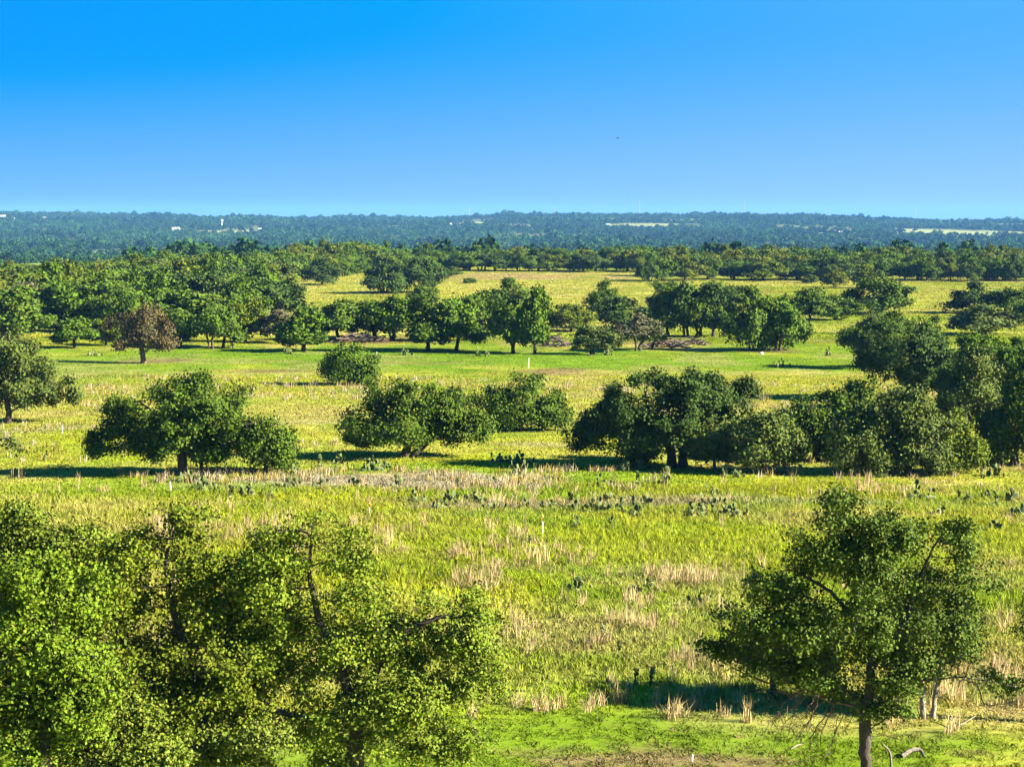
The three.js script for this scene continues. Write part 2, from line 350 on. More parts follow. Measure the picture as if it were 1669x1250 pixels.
farField(1540, 380, 160, 5.5); farField(1385, 380, 40, 2.5); farField(1040, 368, 62, 3.5); farField(765, 366, 38, 3); farField(855, 369, 14, 2); farField(215, 352, 12, 1.5); farField(400, 378, 60, 2.5); farField(285, 377, 20, 3); farField(340, 378, 30, 2); farField(270, 407, 40, 3); farField(405, 404, 14, 4); farField(165, 413, 30, 2); farField(1110, 361, 30, 1.5); farField(15, 360, 18, 2);
function inFarField(x, d) { for (const f of farFields) { const e = Math.hypot((x - f.x) / f.rx, (d - f.d) / f.rd) + (fbm(x / 60, d / 90, 2) - .5) * .7; if (e < 1) return true; } return false; }

{ // one sheet of ground out past the ridge
  const ds = [-60, -20, 0, 20, 35]; for (let d = 42; d < 7200;) { ds.push(d); d += d < 130 ? .8 : d < 620 ? d * .0075 : d * .013; }
  const xs = []; for (let x = 0; x < 2600;) { xs.push(x); x += x < 36 ? .9 : x < 170 ? 2.6 : x * .035; }
  const X = [...xs.slice(1).map((x) => -x).reverse(), ...xs], nx = X.length, nd = ds.length;
  const pos = new Float32Array(nx * nd * 3), col = new Float32Array(nx * nd * 3), uv = new Float32Array(nx * nd * 2), idx = [];
  for (let j = 0; j < nd; j++) for (let i = 0; i < nx; i++) {
    const x = X[i], d = ds[j], o = j * nx + i; pos.set([x, ground(x, d), -d], o * 3); uv.set([x / 5.3, d / 5.3], o * 2);
    let c;
    if (d > 700) c = inFarField(x, d) ? [.22, .24, .085] : [.09, .11, .035]; else c = groundColor(x, d);
    col.set(c, o * 3);
    if (i && j) { const a = o - nx - 1, b = o - nx, e = o - 1; idx.push(a, b, e, b, o, e); }
  }
  const g = new THREE.BufferGeometry();
  g.setAttribute('position', new THREE.BufferAttribute(pos, 3)); g.setAttribute('color', new THREE.BufferAttribute(col, 3)); g.setAttribute('uv', new THREE.BufferAttribute(uv, 2)); g.setIndex(idx); g.computeVertexNormals();
  const o = mesh('ground', g, groundMat); tag(o, 'rolling pasture ground reaching to the far ridge', 'ground', null, 'structure'); scene.add(o);
}

// ───────────────────────────── foreground oaks ─────────────────────────────
const near = { name: 'post_oak', step: .17, attr: 3400, perClump: 11, cr: [.12, .40], dlo: .0, tipR: .009, leafR: .03, size: .078, spread: .12, bark: BARK.dark, deep: .9, odd: .06, cl: 1.0, wob: .38 };
const nearBranches = 1;
oak({ ...near, seed: 11, base: [575, 1405], trunkR: .20, leaves: 74400, leaf: LEAF.post, bareLen: 2.4, limbsFrom: nearBranches,
  label: 'large spreading post oak left of centre with a long limb arching right',
  stems: [br([575, 1405], [582, 1300], [580, 1210], [588, 1130]), br([588, 1130], [625, 1070], [665, 1022], [720, 1000], [775, 1000]), br([582, 1180], [560, 1090], [520, 1000], [508, 930], [512, 860]), br([580, 1220], [510, 1170], [440, 1150], [390, 1080]), br([586, 1150], [650, 1130], [720, 1120])],
  lobes: [[512, 848, 32, 30], [478, 892, 62, 34], [562, 905, 42, 40], [430, 950, 70, 50], [592, 968, 48, 40], [705, 985, 34, 24], [785, 1000, 38, 38], [745, 1035, 70, 44], [805, 1075, 42, 38], [645, 1045, 62, 46], [540, 1050, 80, 62], [660, 1130, 74, 42], [760, 1120, 50, 34], [560, 1160, 80, 46], [725, 1220, 80, 30], [450, 1090, 80, 60], [480, 1000, 60, 40], [460, 1190, 70, 34], [640, 1195, 50, 24], [390, 1235, 60, 24], [560, 1245, 60, 20]] });
oak({ ...near, seed: 23, base: [330, 1400], trunkR: .19, leaves: 63100, leaf: LEAF.olive, bareLen: 2.2, limbsFrom: 1,
  label: 'olive post oak between two others, a flat tuft rising from its top',
  stems: [br([330, 1400], [326, 1290], [335, 1190], [330, 1100]), br([330, 1120], [290, 1000], [275, 920], [288, 850]), br([330, 1140], [380, 1040], [400, 960]), br([330, 1180], [240, 1100], [190, 1020])],
  lobes: [[290, 838, 52, 16], [278, 880, 56, 22], [215, 905, 55, 34], [320, 935, 56, 40], [195, 975, 76, 50], [330, 1020, 86, 60], [225, 1070, 84, 56], [385, 1090, 60, 50], [300, 1120, 80, 40], [400, 1010, 50, 50], [250, 1180, 70, 30], [380, 1180, 60, 30]] });
oak({ ...near, seed: 31, base: [55, 1360], trunkR: .2, leaves: 41000, leaf: LEAF.postMid, bareLen: 2, limbsFrom: 1,
  label: 'dark post oak at the left edge behind the bright green tree',
  stems: [br([55, 1360], [60, 1240], [70, 1120], [65, 1000]), br([68, 1050], [110, 960], [105, 890]), br([66, 1020], [40, 920], [44, 850])],
  lobes: [[42, 848, 40, 32], [100, 890, 46, 34], [15, 915, 46, 36], [160, 880, 34, 20], [140, 935, 56, 36], [60, 960, 70, 46], [-30, 960, 50, 60]] });
oak({ ...near, name: 'bright_green_tree', seed: 47, base: [70, 1470], trunkR: .17, leaves: 63100, leaf: LEAF.bright, bareLen: 1.6, size: .082, limbsFrom: 1,
  label: 'bright green dense leafy tree filling the lower left corner',
  stems: [br([70, 1470], [70, 1330], [75, 1200], [70, 1080])],
  lobes: [[55, 935, 66, 40], [120, 985, 64, 48], [20, 1020, 60, 60], [95, 1070, 84, 60], [25, 1130, 70, 60], [120, 1150, 56, 50], [40, 1215, 60, 44], [-40, 1100, 60, 90]] });
oak({ ...near, seed: 53, base: [205, 1430], trunkR: .13, leaves: 37200, leaf: LEAF.postMid, bareLen: 1.2, limbsFrom: 1,
  label: 'low shaded oak at the bottom left between the bright and olive trees',
  stems: [br([205, 1430], [200, 1320], [190, 1220]), br([200, 1320], [270, 1240])],
  lobes: [[180, 1170, 70, 50], [250, 1225, 60, 36], [110, 1235, 50, 36], [200, 1260, 70, 40], [330, 1225, 40, 30], [430, 1205, 50, 26]] });
oak({ ...near, seed: 61, base: [1410, 1335], trunkR: .145, cl: 1.3, sprigs: 5, dlo: -.15, leaves: 56000, leaf: LEAF.postDark, bareLen: 2.6, limbsFrom: 1, size: .082,
  label: 'lone dark post oak in the right foreground with hanging dead twigs',
  stems: [br([1410, 1335], [1411, 1250], [1408, 1180], [1416, 1110], [1420, 1030], [1400, 930], [1375, 850]), br([1412, 1150], [1360, 1110], [1300, 1060], [1220, 1050]), br([1416, 1090], [1470, 1010], [1500, 920], [1520, 880]), br([1416, 1110], [1500, 1105], [1570, 1100], [1660, 1118]), br([1418, 1040], [1350, 960], [1300, 930]), br([1410, 1190], [1440, 1170], [1460, 1150])],
  lobes: [[1370, 825, 42, 30], [1328, 875, 46, 44], [1420, 865, 62, 40], [1390, 930, 70, 46], [1500, 880, 46, 32], [1560, 880, 42, 32], [1575, 945, 34, 50], [1500, 950, 44, 30], [1275, 955, 50, 40], [1225, 1010, 50, 34], [1180, 1052, 34, 20], [1300, 1030, 66, 42], [1400, 1010, 90, 46], [1360, 1070, 80, 40], [1470, 1050, 60, 50], [1560, 1030, 40, 50], [1470, 1100, 60, 26], [1600, 1105, 40, 12], [1650, 1118, 26, 8], [1435, 1158, 38, 18], [1330, 900, 30, 30], [1290, 1090, 44, 18], [1235, 1082, 34, 12], [1345, 1110, 44, 22], [1385, 1135, 30, 16], [1180, 1065, 30, 10]],
  dead: [{ lobes: [[1300, 1150, 60, 70], [1330, 1210, 40, 40]], stems: [br([1400, 1150], [1350, 1140], [1310, 1120])], attr: 800, r: .04, bark: BARK.brown }, { lobes: [[1120, 1030, 20, 18]], stems: [br([1190, 1055], [1150, 1040], [1118, 1018])], attr: 14, r: .02, bark: BARK.dark }, { lobes: [[1200, 1100, 60, 20], [1260, 1120, 40, 20]], stems: [br([1300, 1110], [1250, 1110], [1190, 1085])], attr: 60, r: .03, bark: BARK.dark }, { lobes: [[1600, 1150, 40, 20], [1650, 1125, 30, 12]], stems: [br([1560, 1100], [1590, 1112], [1603, 1150])], attr: 40, r: .022, bark: BARK.dark }, { lobes: [[1450, 1195, 30, 10]], stems: [br([1412, 1200], [1440, 1195], [1470, 1205])], attr: 12, r: .014, bark: BARK.dark }, { lobes: [[1605, 905, 14, 14]], stems: [br([1570, 960], [1590, 920], [1608, 905])], attr: 10, r: .02, bark: BARK.dark }] });
oak({ ...near, name: 'cedar_elm', seed: 71, base: [1505, 1172], trunkR: .085, leaves: 23800, leaf: LEAF.olive, bareLen: 1.2, bark: BARK.pale, limbsFrom: 9,
  label: 'slender twin-stemmed tree with pale trunks behind the lone foreground oak',
  stems: [br([1505, 1172], [1503, 1120], [1490, 1070]), br([1520, 1172], [1526, 1125], [1535, 1080])],
  lobes: [[1520, 985, 56, 40], [1545, 1040, 50, 44], [1480, 1050, 46, 40], [1500, 940, 36, 30], [1450, 1000, 50, 40]] });
oak({ ...near, name: 'scrub_oak', seed: 83, base: [1262, 1138], trunkR: .1, leaves: 22400, leaf: LEAF.postDark, bareLen: .6, limbsFrom: 9,
  label: 'small dark scrub oak behind the left side of the lone foreground oak',
  stems: [br([1262, 1138], [1260, 1100], [1275, 1060])],
  lobes: [[1290, 1030, 66, 40], [1235, 1065, 44, 22], [1330, 1075, 46, 30], [1290, 1085, 40, 20]] });
oak({ ...near, seed: 91, base: [1720, 1180], trunkR: .15, leaves: 10500, leaf: LEAF.postDark, bareLen: 1, limbsFrom: 9,
  label: 'dark oak branch tips reaching in at the right edge',
  stems: [br([1720, 1180], [1722, 1100], [1712, 1030])],
  lobes: [[1700, 1020, 46, 24], [1735, 1000, 60, 50]] });

// ───────────────────────────── live oaks across the meadow ─────────────────────────────
const mid = { name: 'live_oak', step: .32, attr: 1900, perClump: 12, tipR: .016, leafR: .055, size: .16, spread: .22, bark: BARK.dark, odd: .04, cl: .8, wob: .3, minR: .017, cr: [.12, .36], limbsFrom: 99, floor: .35 };
oak({ ...mid, seed: 101, base: [297, 775], trunkR: .28, leaves: 40200, leaf: LEAF.live, bareLen: .8, label: 'wide dark live oak standing alone in the left meadow',
  stems: [br([297, 775], [296, 745], [292, 725])],
  lobes: [[185, 712, 42, 26], [225, 665, 44, 22], [250, 700, 60, 34], [310, 670, 80, 40], [385, 655, 26, 24], [330, 632, 18, 16], [285, 640, 40, 20], [395, 690, 46, 36], [330, 715, 62, 34], [160, 728, 20, 16], [245, 735, 30, 14], [270, 700, 60, 34]] });
oak({ ...mid, seed: 103, base: [432, 772], trunkR: .12, leaves: 18900, leaf: LEAF.live, bareLen: .2, label: 'dense low oak touching the right side of the wide left meadow oak', floor: .15,
  stems: [br([432, 772], [433, 750], [436, 735])],
  lobes: [[436, 728, 40, 34], [410, 710, 26, 26], [455, 748, 22, 16]] });
oak({ ...mid, name: 'young_oak', seed: 104, base: [327, 773], trunkR: .1, leaves: 4700, leaf: LEAF.green, label: 'slender second-trunk oak just right of the wide left meadow oak trunk',
  stems: [br([327, 773], [328, 745], [335, 730])], lobes: [[345, 728, 26, 20], [325, 735, 16, 14]] });
oak({ ...mid, seed: 107, base: [660, 745], trunkR: .24, leaves: 37800, leaf: LEAF.live, bareLen: .7, label: 'live oak with two leaning dark trunks in the middle of the meadow',
  stems: [br([660, 745], [664, 725], [640, 700]), br([673, 744], [688, 726], [715, 700])],
  lobes: [[592, 700, 38, 30], [615, 642, 30, 22], [650, 655, 44, 26], [700, 660, 48, 26], [635, 690, 52, 30], [725, 690, 46, 32], [765, 705, 32, 28], [680, 702, 46, 22], [580, 722, 24, 12], [745, 655, 24, 16]] });
oak({ ...mid, seed: 109, base: [848, 703], trunkR: .22, leaves: 25900, leaf: LEAF.live, bareLen: .3, label: 'rounded live oak just behind and right of the two-trunked oak',
  stems: [br([848, 703], [846, 690], [850, 675]), br([885, 702], [888, 690], [892, 680])],
  lobes: [[805, 652, 36, 20], [855, 640, 28, 30], [850, 670, 40, 26], [895, 672, 34, 24], [825, 685, 36, 14], [915, 685, 14, 12]] });
oak({ ...mid, name: 'oak_bush', seed: 113, base: [568, 628], trunkR: .14, leaves: 16500, leaf: LEAF.green, size: .17, floor: .12, label: 'compact round oak bush on the near edge of the bright green strip',
  stems: [br([568, 628], [568, 615], [566, 600]), br([585, 628], [586, 612], [590, 600])],
  lobes: [[565, 585, 30, 22], [548, 602, 24, 20], [588, 600, 22, 24], [570, 610, 34, 14]] });
oak({ ...mid, seed: 127, base: [1095, 762], trunkR: .26, leaves: 61400, leaf: LEAF.liveDark, bareLen: .5, attr: 2000, label: 'huge dark live oak, the tallest of the clump right of centre',
  stems: [br([1095, 762], [1094, 735], [1080, 700]), br([1113, 762], [1114, 735], [1125, 700])],
  lobes: [[968, 715, 46, 32], [1010, 670, 44, 34], [1080, 635, 60, 28], [1150, 645, 52, 30], [1195, 665, 36, 36], [1100, 690, 80, 44], [1180, 710, 40, 34], [1035, 725, 44, 26], [1060, 612, 22, 12], [1030, 700, 50, 40], [1215, 640, 16, 20]] });
oak({ ...mid, name: 'oak_bush', seed: 131, base: [1052, 752], trunkR: .07, leaves: 8200, leaf: LEAF.green, floor: .1, label: 'lighter green bush against the shaded left front of the huge oak',
  stems: [br([1052, 752], [1052, 740])], lobes: [[1053, 715, 26, 22], [1048, 732, 22, 14]] });
oak({ ...mid, name: 'young_oak', seed: 137, base: [1165, 766], trunkR: .08, leaves: 13000, leaf: LEAF.liveGrey, bareLen: .5, bark: BARK.grey, label: 'small grey-green young oak on a thin stem in front of the huge oak',
  stems: [br([1165, 766], [1164, 750], [1162, 735])], lobes: [[1162, 715, 34, 28], [1150, 735, 24, 14], [1182, 735, 20, 12]] });
oak({ ...mid, seed: 139, base: [1250, 774], trunkR: .15, leaves: 22400, leaf: LEAF.liveGrey, bareLen: .4, label: 'grey-green oak with a short leaning trunk at the front of the right clump',
  stems: [br([1252, 774], [1244, 762], [1236, 750]), br([1258, 774], [1262, 764], [1270, 745])],
  lobes: [[1252, 705, 40, 30], [1285, 720, 22, 28], [1222, 730, 28, 22], [1262, 735, 36, 18], [1235, 690, 22, 18]] });
oak({ ...mid, seed: 149, base: [1330, 752], trunkR: .22, leaves: 33100, leaf: LEAF.live, label: 'dark rounded oak filling the gap behind the two grey-green clump oaks',
  stems: [br([1330, 752], [1330, 730], [1332, 705])],
  lobes: [[1330, 685, 46, 36], [1375, 660, 34, 28], [1305, 700, 30, 36], [1390, 690, 36, 34], [1340, 720, 40, 28], [1285, 680, 24, 20], [1410, 640, 22, 16]] });
oak({ ...mid, seed: 151, base: [1440, 774], trunkR: .24, leaves: 47200, leaf: LEAF.liveGrey, floor: .12, label: 'broad grey-green oak reaching the ground at the front of the right clump',
  stems: [br([1440, 774], [1440, 750], [1436, 720]), br([1480, 772], [1485, 750], [1500, 720])],
  lobes: [[1395, 710, 50, 36], [1460, 680, 56, 36], [1500, 710, 50, 36], [1440, 735, 64, 28], [1380, 745, 36, 18], [1430, 765, 40, 10], [1520, 745, 40, 22], [1490, 655, 32, 18]] });
oak({ ...mid, seed: 157, base: [1556, 770], trunkR: .16, leaves: 21300, leaf: LEAF.lime, floor: .2, label: 'yellow-green oak on the right flank of the broad grey-green oak',
  stems: [br([1556, 770], [1554, 752], [1548, 735])],
  lobes: [[1545, 715, 34, 34], [1575, 735, 24, 22], [1530, 690, 24, 20], [1548, 750, 36, 14]] });
oak({ ...mid, seed: 163, base: [1655, 758], trunkR: .22, leaves: 33100, leaf: LEAF.live, floor: .2, label: 'dark live oak cut by the right edge beside the clump',
  stems: [br([1655, 758], [1655, 735], [1660, 710])],
  lobes: [[1650, 690, 40, 36], [1620, 720, 24, 24], [1640, 735, 36, 18], [1695, 680, 50, 55], [1660, 655, 30, 20]] });
oak({ ...mid, seed: 167, base: [1492, 652], trunkR: .3, leaves: 42500, leaf: LEAF.liveDark, size: .19, attr: 1600, step: .42, label: 'tall domed dark oak rising behind the right clump',
  stems: [br([1492, 652], [1490, 635], [1486, 615])],
  lobes: [[1480, 575, 62, 36], [1430, 590, 36, 32], [1535, 600, 40, 32], [1490, 610, 60, 26], [1450, 560, 36, 20], [1545, 625, 26, 16], [1510, 560, 30, 18]] });
oak({ ...mid, seed: 173, base: [1425, 600], trunkR: .2, leaves: 21300, leaf: LEAF.live, size: .19, step: .42, label: 'spreading oak peeping out left of the tall domed oak',
  stems: [br([1425, 600], [1424, 585], [1420, 565])],
  lobes: [[1400, 545, 34, 14], [1440, 540, 40, 18], [1500, 535, 34, 16], [1385, 555, 20, 10], [1460, 520, 16, 10], [1425, 560, 40, 16]] });
oak({ ...mid, seed: 179, base: [1580, 690], trunkR: .16, leaves: 28400, leaf: LEAF.liveGrey, size: .17, label: 'pale grey-green leafy oak between the domed oak and the right edge',
  stems: [br([1580, 690], [1580, 668], [1576, 640])],
  lobes: [[1570, 630, 34, 40], [1590, 600, 30, 28], [1555, 650, 34, 28], [1600, 650, 26, 34]] });
oak({ ...mid, seed: 181, base: [1640, 668], trunkR: .18, leaves: 33100, leaf: LEAF.green, size: .18, label: 'tall leafy oak at the right edge above the cut-off dark oak',
  stems: [br([1640, 668], [1640, 645], [1642, 620])],
  lobes: [[1650, 590, 30, 34], [1625, 620, 34, 34], [1670, 610, 40, 46], [1600, 570, 40, 22], [1640, 640, 40, 20]] });
oak({ ...mid, seed: 191, base: [12, 690], trunkR: .22, leaves: 35400, leaf: LEAF.liveGrey, size: .17, floor: .5, label: 'grey-green oak bending down at the left edge of the meadow',
  stems: [br([12, 690], [14, 672], [10, 650])],
  lobes: [[0, 572, 50, 26], [40, 580, 34, 22], [18, 600, 50, 34], [60, 615, 40, 28], [100, 632, 30, 20], [125, 640, 16, 14], [40, 635, 50, 22], [-30, 600, 50, 50], [70, 640, 40, 12], [25, 648, 46, 14], [-20, 650, 40, 20], [95, 650, 30, 10]],
  dead: [{ lobes: [[20, 672, 36, 12]], stems: [br([12, 680], [20, 670], [34, 662])], attr: 60, r: .05, bark: BARK.grey, step: .2 }] });
oak({ ...mid, name: 'bare_tree', seed: 193, base: [-24, 770], trunkR: .14, attr: 260, step: .22, leaves: 260, size: .2, leaf: LEAF.liveGrey, bark: BARK.grey, minR: 0, tipR: .010, label: 'nearly bare twiggy branches reaching in at the left edge', category: 'tree',
  stems: [br([-24, 770], [-20, 740], [-6, 722])], lobes: [[10, 712, 30, 14], [25, 725, 22, 12], [-20, 705, 30, 16]] });

// ───────────────────────────── trees of the middle distance: a few kinds, cloned ─────────────────────────────
function kind(seed, o) {                    // a tree 7 m high and about o.w wide, in its own axes
  const R = rng(seed), lobes = [], n = o.n, w = o.w;
  for (let i = 0; i < n; i++) {
    const a = i / n * 6.28 + R() * .8, q = i === 0 ? 0 : R.in(.35, .95);
    const lo = o.low, yy = lerp(7 - 1.2, lo + 1, Math.pow(q, 1.6)) + R.g() * .35, r = R.in(1.0, 1.55) * w / 8;
    lobes.push(lobeWeight({ c: [Math.cos(a) * q * (w / 2 - r * .8), Math.min(yy, 7 - r * .55), Math.sin(a) * q * (w / 2 - r * .8)], r: [r * 1.1, r * .95, r * 1.1] }));
  }
  for (let i = 0; i < n * .8; i++) { const a = i / n / .8 * 6.28 + R(), q = R.in(.45, .95), r = R.in(.8, 1.3) * w / 8; lobes.push(lobeWeight({ c: [Math.cos(a) * q * (w / 2 - r * .7), o.low + r * .7 + R() * 1.7, Math.sin(a) * q * (w / 2 - r * .7)], r: [r, r * .8, r] })); }
  for (let i = 0; i < 3; i++) lobes.push(lobeWeight({ c: [R.g() * w * .13, lerp(o.low + 1.2, 5, R()), R.g() * w * .13], r: [w * .26, 1.2, w * .26] }));
  const stems = [];
  for (let i = 0; i < o.stems; i++) { const dx = o.stems > 1 ? (i - (o.stems - 1) / 2) * .7 : 0, l = R.g() * .3; stems.push([[dx, 0, R.g() * .2 * (o.stems - 1)], [dx + l * .5, o.low * .55, 0], [dx * 1.5 + l, o.low + .8, R.g() * .3]]); }
  const p = { rand: R, step: .5, stems, lobes, attr: 560, perClump: 8, cr: [.14, .4], dlo: -.2, dhi: 1.9, floor: o.floor ?? .55, bare: 0, wob: .3, up: .05, trunkR: o.trunkR ?? .19, tipR: .022, minR: .035, leafR: .08, leaves: o.leaves ?? 9000, spread: .32, size: .37, out: .14, odd: .05, cl: .6 };
  const sk = skeleton(p);
  return { trunk: tubes(sk, p), crown: o.leaves === 0 ? null : leaves(sk, p), w };
}
const KIND = {
  dome: [kind(201, { n: 11, w: 10, low: .6, stems: 1 }), kind(202, { n: 12, w: 10.5, low: .5, stems: 2 }), kind(203, { n: 10, w: 9.5, low: .7, stems: 2 })],
  tall: [kind(211, { n: 9, w: 6.5, low: 1.35, stems: 1 }), kind(212, { n: 8, w: 7, low: 1.4, stems: 2 }), kind(213, { n: 9, w: 7.5, low: 1.3, stems: 3 }), kind(214, { n: 8, w: 6, low: 1.2, stems: 1 })],
  bush: [kind(221, { n: 9, w: 8.5, low: .3, stems: 3, floor: .2 }), kind(222, { n: 9, w: 9, low: .4, stems: 2, floor: .2 })],
  thin: [kind(231, { n: 7, w: 6.5, low: 1.9, stems: 1, leaves: 3400 }), kind(232, { n: 8, w: 7.5, low: 1.6, stems: 2, leaves: 3400 })],
};
let pick = 0;
function tree(name, kindName, leaf, p, h, w, label, group, turn, barkMat = BARK.dark) {
  const list = KIND[kindName], k = list[pick++ % list.length], t = new THREE.Group();
  t.name = numbered(name); t.position.copy(p); t.position.y -= .05; t.rotation.y = turn ?? (pick * 2.399) % 6.283;
  t.scale.set(w / k.w, h / 7, w / k.w);
  mesh('trunk', k.trunk, barkMat, t); mesh('crown', k.crown, leaf, t);
  tag(t, label, 'tree', group); scene.add(t); return t;
}
// px, base row, width, top row, kind, leaf, label
const L = LEAF;
const belt = [
  [122, 567, 66, 512, 'tall', L.green, 'small dark oak with two thin trunks left of the rust-brown tree'],
  [172, 563, 54, 518, 'tall', L.lime, 'small green oak just left of the rust-brown tree'],
  [290, 566, 60, 505, 'tall', L.green, 'green oak half hidden behind the right side of the rust-brown tree'],
  [343, 569, 56, 503, 'thin', L.green, 'leaning thin-crowned oak, first right of the rust-brown tree'],
  [362, 567, 66, 492, 'tall', L.live, 'upright oak beside the leaning thin-crowned oak'],
  [400, 558, 66, 485, 'tall', L.lime, 'yellow-green oak right of the upright oak, behind the green strip'],
  [455, 560, 66, 505, 'thin', L.mauve, 'brown-tinged thin oak left of the dark oak on the green strip'],
  [495, 573, 84, 503, 'tall', L.green, 'dark green oak alone at the edge of the green strip, left of centre'],
  [553, 556, 80, 482, 'tall', L.live, 'dark oak left of the brown brush pile'],
  [610, 552, 74, 486, 'tall', L.live, 'oak behind the brown brush pile'],
  [640, 556, 84, 476, 'tall', L.green, 'leafy oak with a thick trunk right of the brown brush pile'],
  [697, 572, 78, 482, 'tall', L.live, 'dark oak with low branches in front of the grove'],
  [742, 572, 84, 478, 'tall', L.green, 'oak with one stout trunk standing in front of the grove'],
  [777, 556, 70, 470, 'tall', L.live, 'oak behind the stout-trunked oak in the grove'],
  [836, 576, 76, 480, 'tall', L.live, 'dark oak on a cluster of three trunks in the grove'],
  [872, 577, 58, 470, 'tall', L.green, 'upright oak at the right end of the grove'],
  [830, 520, 104, 460, 'dome', L.live, 'tall domed oak rising behind the grove'],
  [965, 578, 62, 525, 'tall', L.liveGrey, 'small grey-green oak alone at the edge of the strip, right of the grove'],
  [998, 574, 36, 532, 'bush', L.liveGrey, 'small willow-like bush touching the small grey-green oak'],
  [1040, 572, 76, 512, 'thin', L.mauve, 'dull brownish thin oak in front of the brush heap'],
  [1062, 570, 50, 520, 'thin', L.green, 'thin green oak right of the dull brownish oak'],
  [930, 540, 82, 492, 'dome', L.lime, 'bright yellow-green low oak right of the grove'],
  [985, 520, 64, 462, 'dome', L.live, 'dark round oak behind the yellow-green low oak'],
  [1010, 535, 90, 480, 'dome', L.liveDark, 'broad dark oak right of the yellow-green low oak'],
  [1090, 548, 66, 460, 'tall', L.live, 'slim-trunked oak at the left end of the trunk row'],
  [1118, 549, 62, 455, 'tall', L.liveDark, 'slim-trunked oak second in the trunk row'],
  [1140, 549, 62, 470, 'tall', L.live, 'slim-trunked oak third in the trunk row'],
  [1163, 549, 62, 462, 'tall', L.liveDark, 'slim-trunked oak at the right end of the trunk row'],
  [1224, 572, 90, 478, 'dome', L.live, 'large oak with the white rock beside it, left half of a pair'],
  [1268, 572, 98, 476, 'dome', L.green, 'large oak with splayed trunks, right half of a pair'],
  [1322, 522, 82, 465, 'dome', L.live, 'oak left of the broad spreading oak above the domed one'],
  [1362, 522, 70, 480, 'bush', L.green, 'bushy green oak between two larger oaks right of centre'],
  [1435, 512, 108, 448, 'dome', L.live, 'broad spreading oak in front of the right field'],
  [1425, 545, 50, 505, 'bush', L.liveGrey, 'grey-green bush below the broad spreading oak'],
  [1362, 468, 44, 436, 'dome', L.yellow, 'yellow-tinged oak at the field edge above the broad spreading oak'],
  [1410, 470, 40, 432, 'tall', L.lime, 'green oak right of the yellow-tinged field-edge oak'],
  [1322, 462, 26, 446, 'bush', L.live, 'small dark bush alone on the field edge'],
  [1590, 510, 100, 464, 'dome', L.liveDark, 'dark dome-shaped oak at the back of the right-edge clump'],
  [1650, 512, 80, 466, 'dome', L.live, 'oak at the right edge behind the grey bushy clump'],
  [1600, 545, 116, 494, 'bush', L.liveGrey, 'low grey-green bushy oak at the front of the right-edge clump'],
  [1672, 530, 60, 490, 'bush', L.green, 'green bushy oak cut by the right edge beside the low grey one'],
  [628, 478, 74, 424, 'dome', L.liveDark, 'large dark domed oak in the golden field, left half'],
  [684, 476, 92, 416, 'dome', L.liveDark, 'large dark domed oak in the golden field, right half'],
  [525, 464, 74, 424, 'dome', L.liveDark, 'dark domed oak at the left end of the golden field'],
  [766, 462, 24, 452, 'bush', L.green, 'tiny round bush out in the golden field'],
  [735, 450, 32, 434, 'bush', L.green, 'dark juniper-like bush at the back edge of the golden field'],
  [690, 500, 50, 462, 'tall', L.live, 'oak top showing above the left end of the grove'],
  [1090, 505, 80, 455, 'dome', L.live, 'oak in front of the treeline, above the trunk row, left one'],
  [1200, 500, 80, 462, 'dome', L.live, 'oak above the left of the paired large oaks'],
];
for (const [px, py, w, top, kd, leaf, label] of belt) { const p = at(px, py), k = mpp(p); tree('field_oak', kd, leaf, p, (py - top) * k * 1.02, w * k * 1.2, label, 'oaks of the middle distance'); }
{ // the rust-brown tree
  oak({ ...mid, name: 'brown_tree', seed: 241, base: [233, 592], trunkR: .26, leaves: 9000, attr: 1300, size: .2, leaf: LEAF.rust, bark: BARK.brown, minR: .014, bareLen: .8, label: 'rust-brown tree with dying leaves standing on the green strip',
    stems: [br([233, 592], [232, 578], [230, 565])], lobes: [[205, 535, 26, 24], [240, 520, 32, 20], [265, 545, 24, 22], [225, 552, 34, 20], [195, 565, 16, 12], [280, 562, 10, 12], [245, 555, 30, 18]] });
}
